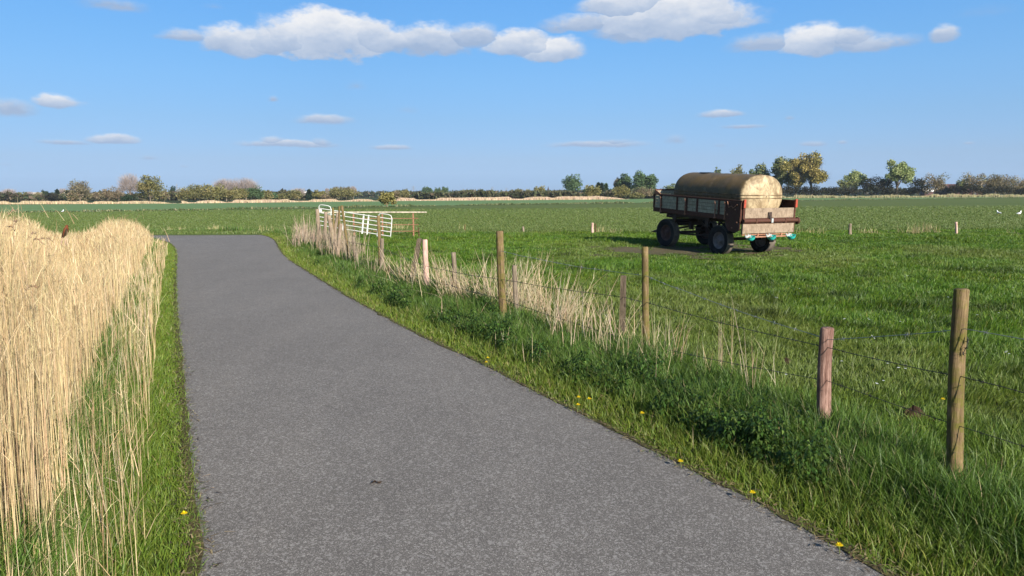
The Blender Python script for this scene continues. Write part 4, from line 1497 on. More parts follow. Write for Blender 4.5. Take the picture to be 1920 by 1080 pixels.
# ------------------------------------------------------------------ birds
def bird(px, py, h, facing, label, mats, name='seagull', standing=True, D=None):
    g = G(px, py) if D is None else at(px, py, D)
    root = empty(name, (g.x, g.y, g.z), (0, 0, facing))
    tag(root, label, 'bird', 'white gulls standing in the fields' if name == 'seagull' else None)
    s = h / .40
    b = MB(Matrix.Scale(s, 4))
    # body with neck and head, facing +X
    pts = [(-.24, 0, .17), (-.16, 0, .18), (-.07, 0, .19), (.03, 0, .20), (.09, 0, .235), (.115, 0, .29), (.125, 0, .33), (.15, 0, .352), (.175, 0, .35)]
    b.tube(pts, [.012, .035, .062, .070, .055, .034, .032, .036, .018], 12)
    b.build('body', mats[0], root)
    w = MB(Matrix.Scale(s, 4))
    for sy in (-1, 1):
        w.tube([(-.27, sy * .03, .17), (-.12, sy * .055, .205), (.04, sy * .055, .225)], [.008, .028, .03], 8)
    w.build('wings', mats[1], root)
    k = MB(Matrix.Scale(s, 4)); k.tube([(.17, 0, .35), (.225, 0, .34)], [.012, .003], 6); k.build('beak', M_BEAK, root)
    if standing:
        for sy in (-1, 1):
            l = MB(Matrix.Scale(s, 4)); l.tube([(0, sy * .025, 0), (0, sy * .025, .15)], .006, 5); l.tube([(-.01, sy * .025, .004), (.05, sy * .03, .003)], .006, 5); l.build('leg', M_BEAK, root)
    return root


bird(1911, 405, .40, R(20), 'white gull with raised head at the far right of the crop field', (M_GULL, M_GREYF))
bird(1872, 404, .40, R(100), 'smaller white gull seen end on, left of the other right hand gull', (M_GULL, M_GREYF))
bird(118, 400, .42, R(95), 'lone white gull by the ditch behind the left reeds', (M_GULL, M_GREYF))
g = at(123, 438, 19.0)
br = empty('brown_bird', (g.x, g.y, g.z), (0, R(8), R(60)))
tag(br, 'upright reddish brown bird perched among the thin reeds at left', 'bird')
b = MB(); b.tube([(-.05, 0, -.10), (-.02, 0, -.02), (0, 0, .06), (.01, 0, .13), (.015, 0, .165), (.02, 0, .20), (.02, 0, .225)], [.012, .045, .062, .055, .036, .034, .012], 14)
b.build('body', M_BROWN, br)
b = MB(); b.tube([(-.07, .035, -.12), (-.04, .045, -.02), (-.01, .045, .08), (0, .03, .14)], [.008, .025, .032, .015], 8); b.tube([(-.07, -.035, -.12), (-.04, -.045, -.02), (-.01, -.045, .08), (0, -.03, .14)], [.008, .025, .032, .015], 8)
b.build('wings', M_DKBROWN, br)
b = MB(); b.tube([(.05, 0, .20), (.085, 0, .19)], [.01, .002], 6); b.build('beak', M_DKBROWN, br)
b = MB()
for k in range(5):
    g2 = (random.uniform(-.05, .05), random.uniform(-.05, .05))
    b.tube([(g2[0] * 3, g2[1] * 3, -g.z - .02), (g2[0], g2[1], -.10)], .006, 5)
b.build('perch_stem', M_POST_PALE, br)

# ------------------------------------------------------------------ trees
GOLD = 2.39996


def crown_leaves(c, rx, ry, rz, n, size, cols, w, seed, nl=14, lr=.42, flat=.0, hollow=.5, var=.2):
    r = np.random.default_rng(seed)
    kf = np.arange(nl) + .5
    zf = 1 - 1.72 * kf / nl; af = kf * GOLD + seed
    d = np.stack([np.cos(af) * np.sqrt(1 - zf ** 2), np.sin(af) * np.sqrt(1 - zf ** 2), zf], 1) + r.normal(0, .16, (nl, 3))
    rad = r.uniform(.50, .70, (nl, 1))
    rad[::5] *= .4
    lc = d * rad
    lrad = lr * r.uniform(.65, 1.2, nl)
    k = r.integers(0, nl, n)
    e = r.normal(size=(n, 3)); e /= np.linalg.norm(e, axis=1)[:, None]
    rr = lrad[k] * (hollow + (1 - hollow) * r.random(n)) * (1 + .10 * r.normal(size=n))
    p = lc[k] + e * rr[:, None]
    P = np.array(c) + p * np.array([rx, ry, rz])
    # random small leaf clumps (quads)
    u = r.normal(size=(n, 3)); u /= np.linalg.norm(u, axis=1)[:, None]
    v = r.normal(size=(n, 3)); v -= (v * u).sum(1)[:, None] * u; v /= np.linalg.norm(v, axis=1)[:, None]
    s = (size * r.uniform(.5, 1.3, n))[:, None]
    V = np.stack([P - u * s * .5, P + v * s * .34, P + u * s * .5, P - v * s * .34], 1).reshape(-1, 3)
    q = np.arange(n)[:, None] * 4 + np.array([[0, 1, 2, 3]])
    cols = np.array(cols); kk = r.choice(len(cols), nl, p=np.array(w) / sum(w))
    kk2 = r.choice(len(cols), n, p=np.array(w) / sum(w))
    col = (.6 * cols[kk[k]] + .4 * cols[kk2]) * 1.35
    col = col * np.exp(r.normal(0, var, (n, 1)))
    tips = np.array(c) + lc * np.array([rx, ry, rz])
    return V, q, np.repeat(np.clip(col, .002, .9), 4, 0), tips


def twigs(tips, base, n, L, w, col, seed, up=.5):
    """fine bare twigs fanning out from the limb ends"""
    r = np.random.default_rng(seed)
    k = r.integers(0, len(tips), n)
    t0 = tips[k]
    b = np.array(base)
    out = t0 - b; out /= (np.linalg.norm(out, axis=1)[:, None] + 1e-6)
    s = r.uniform(.55, 1.0, n)[:, None]
    P = b + (t0 - b) * s + r.normal(0, .12 * L, (n, 3))
    d = out * .9 + r.normal(0, .38, (n, 3)) + np.array([0, 0, up]); d /= np.linalg.norm(d, axis=1)[:, None]
    Lr = (L * r.uniform(.4, 1.1, n))[:, None]
    side = np.cross(d, r.normal(size=(n, 3))); side /= np.linalg.norm(side, axis=1)[:, None]
    E = P + d * Lr
    V = np.stack([P - side * w / 2, P + side * w / 2, E], 1).reshape(-1, 3)
    t = np.arange(n)[:, None] * 3 + np.array([[0, 1, 2]])
    c = np.array(col) * np.exp(r.normal(0, .15, (n, 1)))
    return V, t, np.repeat(c, 3, 0)


STY = {
    # colours, weights, leaf size, n, lobes, lobe radius, crown base, hollow, twig colour, n twigs
    'olive': dict(cols=[(.12, .115, .042), (.155, .14, .055), (.085, .085, .036), (.18, .145, .06)], w=[4, 3, 3, 1], s=.50, n=2600, nl=24, lr=.42, cb=.0, tw=None),
    'green': dict(cols=[(.060, .098, .042), (.085, .125, .052), (.045, .075, .034)], w=[4, 3, 3], s=.50, n=2600, nl=26, lr=.38, cb=.04, tw=None),
    'dark': dict(cols=[(.022, .040, .020), (.032, .052, .026), (.018, .028, .014)], w=[4, 3, 3], s=.5, n=1800, nl=14, lr=.45, cb=.0, tw=None),
    'willow': dict(cols=[(.155, .140, .048), (.12, .115, .040), (.18, .155, .055)], w=[4, 3, 2], s=.5, n=2400, nl=20, lr=.38, cb=.0, tw=(.14, .11, .06), nt=300),
    'brown': dict(cols=[(.165, .125, .075), (.13, .10, .06), (.19, .15, .10), (.12, .125, .055)], w=[4, 3, 2, 2], s=.42, n=1500, nl=16, lr=.40, cb=.0, tw=(.13, .09, .065), nt=1100),
    'hedge': dict(cols=[(.020, .020, .012), (.032, .028, .017), (.015, .020, .010)], w=[4, 3, 3], s=.42, n=1900, nl=18, lr=.36, cb=.0, tw=(.03, .02, .015), nt=900),
    'bare': dict(cols=[(.19, .16, .14), (.16, .135, .115)], w=[1, 1], s=.2, n=250, nl=22, lr=.36, cb=.12, tw=(.27, .225, .205), nt=6500),
    'halfbare': dict(cols=[(.145, .12, .07), (.12, .11, .055), (.16, .135, .085)], w=[3, 3, 2], s=.40, n=2600, nl=22, lr=.36, cb=.04, tw=(.15, .125, .09), nt=3200),
    'golden': dict(cols=[(.24, .19, .065), (.19, .165, .055), (.29, .22, .08)], w=[4, 3, 2], s=.42, n=5200, nl=34, lr=.27, cb=.10, tw=(.10, .08, .05), nt=900),
    'airy': dict(cols=[(.12, .145, .06), (.17, .17, .07), (.09, .115, .05)], w=[4, 3, 2], s=.42, n=2400, nl=24, lr=.28, cb=.10, tw=(.08, .07, .05), nt=900),
    'pale': dict(cols=[(.18, .215, .085), (.23, .25, .11), (.14, .17, .07)], w=[4, 3, 2], s=.42, n=2700, nl=26, lr=.27, cb=.20, tw=(.14, .12, .08), nt=700),
}


def tree(px, top, w, D, style, label, seed, name='tree', cat='tree', group='trees along the far field edges', lean=0, conifer=False, base_lift=0):
    S = STY[style]
    T = at(px, top, D)
    H = T.z; W = w * D / 1400
    x0 = G(px, 380).x / G(px, 380).y * D if False else at(px, top + 30, D).x
    root = empty(name, (x0, D, 0))
    tag(root, label, cat, group)
    r = random.Random(seed)
    cb = S['cb'] * H
    cz = (H + cb) / 2; rz = (H - cb) / 2
    sc = .55 + .45 * min(1.6, max(.5, H / 10))
    area = W * H
    nn = int(S['n'] * 1.9 * min(1.6, max(.4, area / 90.)) * (1 if D < 330 else .7))
    if conifer:
        rg = np.random.default_rng(seed); n = nn
        t = rg.random(n) ** .7; a = rg.uniform(0, 6.283, n); rr = (1 - t) * W / 2 * rg.uniform(.5, 1.05, n) + .1
        P = np.stack([np.cos(a) * rr, np.sin(a) * rr, (1 - (1 - t)) * H * .97 + .1], 1)
        u = rg.normal(size=(n, 3)) * .35; v = rg.normal(size=(n, 3)) * .25
        V = np.stack([P - u, P + v, P + u, P - v], 1).reshape(-1, 3); q = np.arange(n)[:, None] * 4 + np.array([[0, 1, 2, 3]])
        C = np.repeat(palette(n, S['cols'], S['w'], .2), 4, 0); tips = P[:6]
    else:
        V, q, C, tips = crown_leaves((lean * H * .12, 0, cz), W / 2 * 1.02, W / 2 * .85, rz * 1.0, nn, S['s'] * sc * (D / 260) ** .5, S['cols'], S['w'], seed, S['nl'], S['lr'], hollow=.45)
    # fit the crown to its measured width and top
    if not conifer:
        for ax, hw in ((0, W / 2), (1, W * .43)):
            m_ = np.percentile(V[:, ax], 50); q_ = (np.percentile(V[:, ax], 98.5) - np.percentile(V[:, ax], 1.5)) / 2
            f_ = hw / max(q_, .1); V[:, ax] = (V[:, ax] - m_) * f_ + lean * H * .12 * (ax == 0); tips[:, ax] = (tips[:, ax] - m_) * f_
    zs = V[:, 2]; V[:, 2] = np.where(zs > cb, cb + (zs - cb) * (H - cb) / max(.5, (np.percentile(zs, 99.7) - cb)), zs)
    V[:, 2] = np.maximum(V[:, 2], .05)
    parts = [(V, q, None, C)]
    if S['tw'] and not conifer:
        tips0 = tips
        if style in ('bare', 'halfbare', 'brown'):
            kf = np.arange(170) + .5; zf = 1 - 1.6 * kf / 170; af = kf * GOLD
            rr_ = np.random.default_rng(seed + 9).uniform(.55, .85, 170)
            tips = np.stack([np.cos(af) * np.sqrt(1 - zf ** 2) * W / 2 * rr_, np.sin(af) * np.sqrt(1 - zf ** 2) * W * .42 * rr_, cz + zf * rz * rr_], 1)
        tv, tt, tc = twigs(tips, (0, 0, H * .25), int(S['nt'] * min(1.4, max(.4, area / 110.))), W * .24, .045 * (D / 260), S['tw'], seed + 5)
        if style in ('bare', 'halfbare'):
            q_ = (np.percentile(tv[:, 0], 99) - np.percentile(tv[:, 0], 1)) / 2
            tv[:, :2] *= W / 2 / q_
            tv[:, 2] *= H / np.percentile(tv[:, 2], 99.3)
        tv[:, 2] = np.clip(tv[:, 2], .1, H * 1.01)
        parts.append((tv, None, tt, tc))
        tips = tips[::14] if len(tips) > 100 else tips
    V, q, t3, C = join(parts)
    np_obj('crown', V, q, t3, M_LEAF if style != 'bare' else M_TWIG, C, root)
    # trunk with limbs
    b = MB()
    bush = S['cb'] == 0
    tr = max(.10, H * .024) * (1.1 if not bush else .7)
    th = H * (.55 if not bush else .45)
    path = [(0, 0, -.2), (r.uniform(-.1, .1), 0, th * .35), (lean * .3 + r.uniform(-.2, .2), r.uniform(-.2, .2), th * .7), (lean * H * .08, 0, th)]
    b.tube(path, [tr * 1.15, tr * .9, tr * .65, tr * .3], 7)
    for k, tp in enumerate(tips[:(12 if not bush else 7)]):
        z0 = th * r.uniform(.35 if not bush else .12, .85)
        f = z0 / th
        s0 = Vector((lean * H * .08 * f, 0, z0)); e = Vector(tp)
        if e.z < z0 * .7: continue
        mid = s0.lerp(e, .5) + Vector((r.uniform(-.3, .3), r.uniform(-.3, .3), (e - s0).length * .10))
        b.tube([s0, mid, e], [tr * .42, tr * .28, tr * .07], 5, True, False)
        for j in range(3):
            s1 = mid.lerp(e, r.uniform(0, .6)); e1 = s1 + (e - s0).normalized() * W * .13 + Vector((r.uniform(-1, 1), r.uniform(-1, 1), r.uniform(0, 1))) * W * .10
            b.tube([s1, e1], [tr * .16, tr * .03], 4, True, False)
    b.build('trunk', M_TRUNK_D if style in ('dark', 'hedge', 'green', 'airy') else M_TRUNK_P, root)
    return root


M_TRUNK_D = mat_simple('dark_bark', (.055, .045, .035), .9, .1)
M_TRUNK_P = mat_simple('pale_bark', (.17, .135, .10), .9, .1)

TREES = [
    # left side
    (4, 359, 16, 340, 'brown', 'low brownish thicket at the very left edge of the photo'),
    (18, 353, 24, 330, 'bare', 'rounded pale bare tree near the left edge of the photo'),
    (43, 360, 15, 320, 'olive', 'small round olive bush right of the pale bare tree at far left'),
    (57, 359, 14, 340, 'bare', 'faint bare tree between the round olive bush and the reddish bush'),
    (74, 360, 16, 320, 'brown', 'reddish brown bush above the distant pale roofs at left'),
    (87, 357, 12, 325, 'dark', 'dark flat topped tree behind the reddish brown bush'),
    (100, 362, 22, 300, 'hedge', 'dark low thicket left of the small white house gable'),
    (119, 353, 16, 345, 'bare', 'thin pale bare tree behind the spiky conifers at left'),
    (150, 338, 38, 215, 'halfbare', 'large round topped half bare tree standing alone left of the thicket'),
    (141, 361, 22, 205, 'brown', 'brown bush at the foot of the large round topped tree'),
    (182, 360, 26, 250, 'brown', 'low brown thicket just right of the large round topped tree'),
    (203, 353, 24, 255, 'brown', 'middle brown thicket below the thin crest left of the pale bare tree'),
    (222, 350, 26, 245, 'brown', 'tallest brown thicket under the pale bare tall tree'),
    (243, 324, 38, 225, 'bare', 'tall pale bare tree touching the dense olive tree'),
    (281, 329, 48, 215, 'olive', 'tall dense olive green tree next to the pale bare one'),
    (243, 364, 24, 200, 'dark', 'dark evergreen bush at the foot of the pale bare tree'),
    (309, 355, 14, 230, 'brown', 'thin brown bush right of the tall olive green tree'),
    (325, 349, 12, 400, 'dark', 'small dark tree on the skyline beside the radio mast'),
    (326, 357, 34, 330, 'brown', 'brown thicket under the radio mast'),
    (352, 350, 40, 235, 'olive', 'leftmost of the four rounded olive shrubs in the wide left copse'),
    (374, 346, 44, 240, 'olive', 'highest of the rounded olive shrubs in the wide left copse'),
    (402, 345, 40, 245, 'willow', 'rounded yellowish shrub in front of the tall lilac bare trees'),
    (429, 355, 44, 230, 'olive', 'low rounded olive shrub at the right of the wide left copse'),
    (424, 333, 46, 262, 'bare', 'left one of two tall lilac grey bare trees behind the copse'),
    (461, 332, 46, 265, 'bare', 'right one of two tall lilac grey bare trees behind the copse'),
    (452, 351, 25, 240, 'olive', 'round pale olive tree right below the lilac bare trees'),
    (478, 349, 30, 245, 'green', 'bluish green tree right of the round pale olive tree'),
    (498, 357, 22, 260, 'olive', 'light olive shrub at the right end of the left copse'),
    (513, 361, 14, 290, 'green', 'small dark green shrub ending the left copse'),
    # centre left
    (532, 362, 22, 300, 'olive', 'low olive shrub left of the pale twiggy tree at centre left'),
    (560, 352, 24, 320, 'bare', 'pale twiggy bare tree behind the bushy olive one'),
    (552, 356, 28, 290, 'olive', 'bushy olive tree in front of the pale twiggy one'),
    (598, 356, 24, 290, 'willow', 'yellowish round willow right of the small pointed conifer'),
    (611, 364, 18, 280, 'brown', 'low tan shrub right of the yellowish round willow'),
    (614, 353, 8, 320, 'bare', 'slim bare tree rising left of the wide olive dome'),
    (630, 350, 20, 310, 'halfbare', 'left bare poplar rising behind the wide olive dome'),
    (650, 350, 20, 312, 'halfbare', 'middle bare poplar rising behind the wide olive dome'),
    (663, 349, 12, 308, 'bare', 'right bare poplar rising behind the wide olive dome'),
    (645, 353, 52, 285, 'olive', 'wide dome shaped olive willow left of the white gate line of sight'),
    (726, 360, 27, 112, 'willow', 'small thorny bush with visible trunk standing by the field ditch'),
    (744, 357, 16, 200, 'brown', 'brownish bush right behind the small thorny ditch bush'),
    (760, 355, 14, 300, 'olive', 'small round tree on the skyline right of the thorny bush'),
    (797, 350, 14, 470, 'green', 'tall bushy poplar left in the distant poplar row'),
    (807, 352, 8, 470, 'green', 'narrow poplar beside the tall bushy poplar'),
    (818, 352, 6, 470, 'green', 'first narrow poplar of the distant gap toothed trio'),
    (824, 352, 6, 470, 'green', 'middle narrow poplar of the distant gap toothed trio'),
    (835, 350, 12, 470, 'green', 'broadest poplar at the right end of the distant row'),
    (868, 356, 20, 380, 'olive', 'round olive tree right of the distant poplar row'),
    (898, 356, 15, 420, 'green', 'small bluish round tree behind the tan reed strip'),
    (920, 358, 34, 390, 'willow', 'long low yellowish willow scrub behind the tan reed strip'),
    (948, 358, 22, 370, 'brown', 'grey brown scrub left of the twin round willows'),
    (974, 354, 22, 330, 'olive', 'first round willow left of the golden crested one'),
    (994, 355, 16, 330, 'olive', 'second round willow touching the golden crested one'),
    (1012, 349, 20, 330, 'willow', 'golden crested willow, highest of the centre scrub'),
    (1038, 358, 34, 320, 'olive', 'low spreading scrub left of the lone dense poplar'),
    (1062, 359, 36, 305, 'willow', 'low spreading willow under the lone dense poplar'),
    (1073, 327, 31, 330, 'green', 'lone dense dark green poplar with rounded crown at centre'),
    (1090, 361, 22, 300, 'brown', 'brown rounded bush at the right foot of the lone dense poplar'),
    (1111, 347, 28, 265, 'willow', 'round drooping willow right of the lone dense poplar'),
    (1101, 352, 14, 360, 'green', 'bluish tree half hidden behind the round drooping willow'),
    (1149, 354, 24, 330, 'green', 'dark scrub between pointed conifers and the yellow willow'),
    (1171, 326, 24, 310, 'green', 'irregular tall dark green tree left of the twin trees'),
    (1158, 334, 14, 312, 'halfbare', 'thin lower companion on the left of the irregular tall tree'),
    (1183, 344, 12, 320, 'dark', 'narrow bluish dark tree before the twin trees'),
    (1200, 321, 27, 300, 'green', 'taller left tree of the dense twin near the trailer front'),
    (1219, 327, 26, 300, 'green', 'lower right tree of the dense twin near the trailer front'),
    (1165, 347, 28, 262, 'willow', 'bright yellow willow in front of the irregular tall tree'),
    (1206, 350, 34, 265, 'brown', 'brown twiggy bush in front of the dense twin trees'),
    (1192, 361, 26, 255, 'olive', 'low pale bush left of the brown twiggy bush'),
    (1236, 357, 22, 280, 'olive', 'olive shrub just touching the left end of the trailer'),
    # behind the tank
    (1262, 344, 30, 330, 'airy', 'faint thin tree showing left of the tank top'),
    (1345, 314, 14, 300, 'airy', 'thin tree top peeping over the tank left of the yellowish one'),
    (1383, 310, 30, 290, 'willow', 'yellowish tree top peeping over the middle of the tank'),
    (1424, 308, 37, 285, 'airy', 'round darker tree top peeping over the rear of the tank'),
    (1448, 330, 26, 280, 'airy', 'bluish thin tree right behind the rear dome of the tank'),
    # right side
    (1466, 296, 40, 280, 'airy', 'airy green tree at the left of the tallest right hand group'),
    (1493, 300, 32, 285, 'airy', 'middle airy tree with visible trunks in the tallest group'),
    (1524, 288, 70, 275, 'golden', 'biggest golden olive tree with broad crown right of the tank'),
    (1476, 345, 44, 268, 'hedge', 'dark hedge bush under the airy green tree'),
    (1516, 347, 44, 266, 'hedge', 'dark hedge bush at the foot of the biggest golden tree'),
    (1556, 350, 48, 266, 'hedge', 'low dark hedge stretch right of the biggest golden tree'),
    (1588, 330, 34, 275, 'airy', 'small green tree at the left of the dark right hand mass'),
    (1604, 320, 32, 280, 'pale', 'pale yellowish crown rising over the dark right hand mass'),
    (1590, 348, 36, 266, 'hedge', 'dark bush under the pale yellowish crown'),
    (1632, 331, 36, 270, 'hedge', 'tallest blackish tree in the dark right hand mass'),
    (1658, 334, 30, 270, 'hedge', 'second blackish tree just left of the pale green tree'),
    (1683, 301, 50, 268, 'pale', 'pale green tree with rounded crown and visible leaning trunk'),
    (1668, 350, 40, 264, 'hedge', 'low black hedge left of the pale green tree trunk'),
    (1722, 333, 32, 270, 'hedge', 'dark brown round tree right of the pale green tree'),
    (1753, 325, 38, 270, 'brown', 'pinkish brown twiggy tree right of the dark brown round one'),
    (1706, 352, 34, 272, 'hedge', 'low thin hedge between trunk and dark brown round tree'),
    (1790, 346, 40, 266, 'hedge', 'clipped looking low dark hedge in front of the red roof'),
    (1800, 337, 16, 280, 'airy', 'little dark sprig tree above the low dark hedge'),
    (1826, 324, 44, 270, 'brown', 'wide brown twiggy tree over the black hedge near the right edge'),
    (1822, 345, 44, 264, 'hedge', 'black hedge under the wide brown twiggy tree'),
    (1866, 327, 40, 270, 'halfbare', 'grey green twiggy tree second from the right edge'),
    (1892, 328, 34, 272, 'brown', 'brown twiggy tree at the right edge of the group'),
    (1870, 347, 56, 264, 'hedge', 'long black hedge below the last twiggy trees'),
    (1916, 334, 24, 272, 'brown', 'russet bush cut by the right edge of the photo'),
    (1915, 352, 34, 264, 'hedge', 'greenish dark bush at the lower right edge of the treeline'),
]
for k, (px, top, w, D, st, lb) in enumerate(TREES):
    small = STY[st]['cb'] == 0
    tree(px, top, w, D, st, lb, 300 + k, 'shrub' if small else 'tree', 'shrub' if small else 'tree', 'shrubs along the far field edges' if small else 'trees along the far field edges', lean=(-1 if px == 1524 else 0))
for k, (px, top, w, D, lb) in enumerate([
    (109, 355, 5, 320, 'spiky dark conifer left of the thin pale bare tree'),
    (128, 356, 5, 300, 'spiky dark conifer directly above the small white gable'),
    (580, 355, 11, 300, 'small pointed dark conifer left of the yellowish round willow'),
    (1122, 342, 10, 310, 'first dark pointed conifer right of the round drooping willow'),
    (1128, 343, 8, 308, 'second dark pointed conifer right of the round drooping willow'),
    (1136, 344, 9, 310, 'third, slightly lighter pointed conifer before the dark scrub')]):
    tree(px, top, w, D, 'dark' if k < 5 else 'green', lb, 700 + k, 'conifer', 'conifer', 'conifers on the skyline', conifer=True)


def far_band(name, px0, px1, D0, D1, htop, n, size, cols, w, label, cat, seed, upright=False, z0=0.05, nfreq=60):
    r = np.random.default_rng(seed)
    px = r.uniform(px0, px1, n)
    t = (px - px0) / (px1 - px0)
    D = D0 + (D1 - D0) * t + r.uniform(-1, 1, n) * (6 if not upright else 2.5)
    f = vnoise(px, px * 0, nfreq, seed) * .6 + vnoise(px, px * 0, nfreq * .27, seed + 3) * .4
    d = np.array([(lambda v: (v.x / v.y))(ray(p, 365)) for p in px])
    H = htop * (.45 + .8 * f)
    if upright:
        H *= np.clip((vnoise(px, px * 0, 23, seed + 6) - .05) * 3.0, .45, 1) * np.clip((px1 - px) / 60, .15, 1)
    Z = z0 + r.random(n) ** .8 * H
    P = np.stack([d * D, D, Z], 1)
    if upright:
        V, q, t3, C = ribbons(np.stack([P[:, 0], P[:, 1], P[:, 2] * 0], 1), H * r.uniform(.7, 1.1, n), np.full(n, size), r.normal(0, .12, (n, 2)), r.uniform(-.6, .6, n), (0, .5, 1), 1.4, palette(n, cols, w, .12), taper=.6)
    else:
        u = r.normal(size=(n, 3)) * size * .6; v = r.normal(size=(n, 3)) * size * .45
        V = np.stack([P - u, P + v, P + u, P - v], 1).reshape(-1, 3); V[:, 2] = np.maximum(V[:, 2], .02)
        q = np.arange(n)[:, None] * 4 + np.array([[0, 1, 2, 3]]); t3 = None
        cl = np.clip(vnoise(px, px * 0, 35, seed + 9) * 1.4 - .2, 0, 1)[:, None]
        c = palette(n, cols, w, .18); C = np.repeat(c * (.8 + .4 * cl), 4, 0)
    o = np_obj(name, V, q, t3, M_STRAW if upright else M_LEAF, C)
    tag(o, label, cat, kind='stuff')


far_band('distant_wood', -500, 2500, 620, 560, 4.6, 22000, 1.3, [(.05, .065, .03), (.075, .065, .042), (.035, .055, .03), (.09, .085, .04)], [3, 3, 2, 2], 'low hazy line of distant woods on the horizon', 'woods', 11)
far_band('distant_wood', -500, 2500, 900, 900, 6.5, 14000, 2.0, [(.04, .06, .04), (.06, .06, .05)], [1, 1], 'farthest bluish line of woods behind the nearer woods', 'woods', 13, nfreq=110)
far_band('scrub_band', -200, 660, 300, 330, 3.6, 9000, .8, [(.075, .07, .035), (.05, .06, .025), (.09, .07, .045)], [3, 3, 2], 'low scrub filling the gaps under the left trees', 'scrub', 17, nfreq=30)
far_band('scrub_band', 740, 1260, 330, 290, 3.2, 9000, .8, [(.08, .08, .035), (.06, .07, .03), (.10, .085, .05)], [3, 3, 2], 'low scrub behind the tan reed strip at the centre', 'scrub', 19, nfreq=30)
far_band('reed_strip', -260, 340, 190, 182, .95, 9000, .16, [(.50, .39, .25), (.40, .31, .19)], [1, 1], 'pale tan reed strip in front of the left trees', 'reeds', 23, True, nfreq=70)
far_band('reed_strip', 340, 745, 183, 222, .85, 8000, .18, [(.50, .385, .26), (.42, .32, .21)], [1, 1], 'pale tan reed strip before the olive copse and dome willow', 'reeds', 25, True, nfreq=70)
far_band('reed_strip', 735, 1180, 226, 246, 1.25, 10000, .2, [(.52, .39, .28), (.46, .34, .23)], [1, 1], 'pinkish tan reed strip across the centre below the scrub', 'reeds', 27, True, nfreq=110)
far_band('reed_strip', 1420, 2100, 262, 256, 1.25, 5200, .2, [(.32, .27, .15), (.22, .21, .10)], [1, 1], 'ragged dry grass along the foot of the right hedge', 'dry grass', 29, True, nfreq=14)


def ditch():
    """tufts and a dark strip along the line between the two fields"""
    r = np.random.default_rng(91)
    n = 15000
    L = np.array(B1); seg = np.linalg.norm(np.diff(L, axis=0), axis=1); cs = np.concatenate([[0], np.cumsum(seg)])
    s = r.uniform(0, cs[-1], n)
    X = np.interp(s, cs, L[:, 0]); Y = np.interp(s, cs, L[:, 1])
    f = vnoise(s, s * 0, 3.2, 5) * .6 + vnoise(s, s * 0, 1.1, 6) * .4
    Y = Y + r.uniform(.5, 3.4, n)
    H = (.10 + .42 * np.clip(f - .3, 0, 1) * 1.6) * r.uniform(.6, 1.2, n)
    P = np.stack([X, Y, np.zeros(n)], 1)
    col = palette(n, [(.10, .125, .05), (.07, .10, .035), (.26, .23, .12)], [4, 3, 1.5], .15)
    V, q, t, C = ribbons(P, H, np.full(n, .16), r.normal(0, .12, (n, 2)), r.uniform(-.7, .7, n), (0, .5, 1), 1.3, col)
    tag(np_obj('ditch_grass', V, q, t, M_GRASS, C), 'rough grass tufts along the ditch between the two crop fields', 'grass', kind='stuff')
    # the ditch line, a flat dark green strip laid over the field edge
    o1 = [(x, y - .1) for x, y in B1]; n = len(B1)
    V = [(x, y - .9, .016) for x, y in B1] + [(x, y - .35, .02) for x, y in B1] + [(x, y + .6, .02) for x, y in B1]
    i = np.arange(n - 1)
    q = np.concatenate([np.stack([i, i + 1, i + 1 + n, i + n], 1), np.stack([i + n, i + 1 + n, i + 1 + 2 * n, i + 2 * n], 1)])
    tag(np_obj('ditch', np.array(V), q, None, M_DITCH), kind='structure')


M_DITCH = mat_simple('dark_ditch_strip', (.028, .042, .014), .95, .1, 0, .4, .6)
ditch()


def crop():
    """young crop: short blades near the pasture line, ever wider apart and larger with distance"""
    X, Y = scatter(lambda y: 230 * (34 / y) ** 1.7, 33.6, 95, step=2.0, m=2)
    # the ditch line
    yb = np.interp(X, [p[0] for p in B1], [p[1] for p in B1])
    keep = (Y < yb - .8) & (rng.random(len(X)) < np.clip((98 - Y) / 45, 0, 1))
    X, Y = X[keep], Y[keep]; N = len(X)
    n1 = fnoise(X, Y, 2.4, 71)
    edge = np.clip((37.5 - Y) / 3, 0, 1)
    H = (.05 + .05 * n1 + .08 * edge * n1) * rng.uniform(.6, 1.3, N)
    W = .0011 * Y * rng.uniform(.7, 1.3, N)
    a = rng.uniform(0, 6.28, N)
    col = palette(N, [(.112, .153, .038), (.09, .135, .031), (.14, .17, .055)], [4, 3, 2], .14)
    P = np.stack([X, Y, np.full(N, .004)], 1)
    V, q, t, C = ribbons(P, H, W, np.stack([np.cos(a), np.sin(a)], 1) * (H * .5)[:, None], rng.uniform(-1.2, 1.2, N), (0, .5, 1), 1.4, col)
    tag(np_obj('crop_blades', V, q, t, M_GRASS, C), 'young green crop covering the wide field beyond the pasture', 'crop', kind='stuff')
    # road side of the crop behind the bend: taller tufts
    n = 5200
    px = rng.uniform(-60, 600, n)
    g_ = np.array([tuple(G(p, 436.4)) for p in px])
    yy = g_[:, 1] + rng.exponential(.5, n) + .05
    H = (.07 + .16 * fnoise(g_[:, 0], yy, 1.4, 77)) * rng.uniform(.5, 1.3, n)
    tall = np.exp(-((px - 430) / 22) ** 2)
    H *= 1 + 1.0 * tall
    P = np.stack([g_[:, 0], yy, np.zeros(n)], 1)
    V, q, t, C = ribbons(P, H, np.full(n, .028), rng.normal(0, .05, (n, 2)), rng.uniform(0, 3, n), (0, .5, 1), 1.4, palette(n, [(.07, .13, .025), (.10, .16, .03), (.20, .19, .08)], [4, 3, .8]))
    tag(np_obj('bend_grass', V, q, t, M_GRASS, C), 'grassy far edge of the road bend in front of the crop field', 'grass', kind='stuff')


crop()

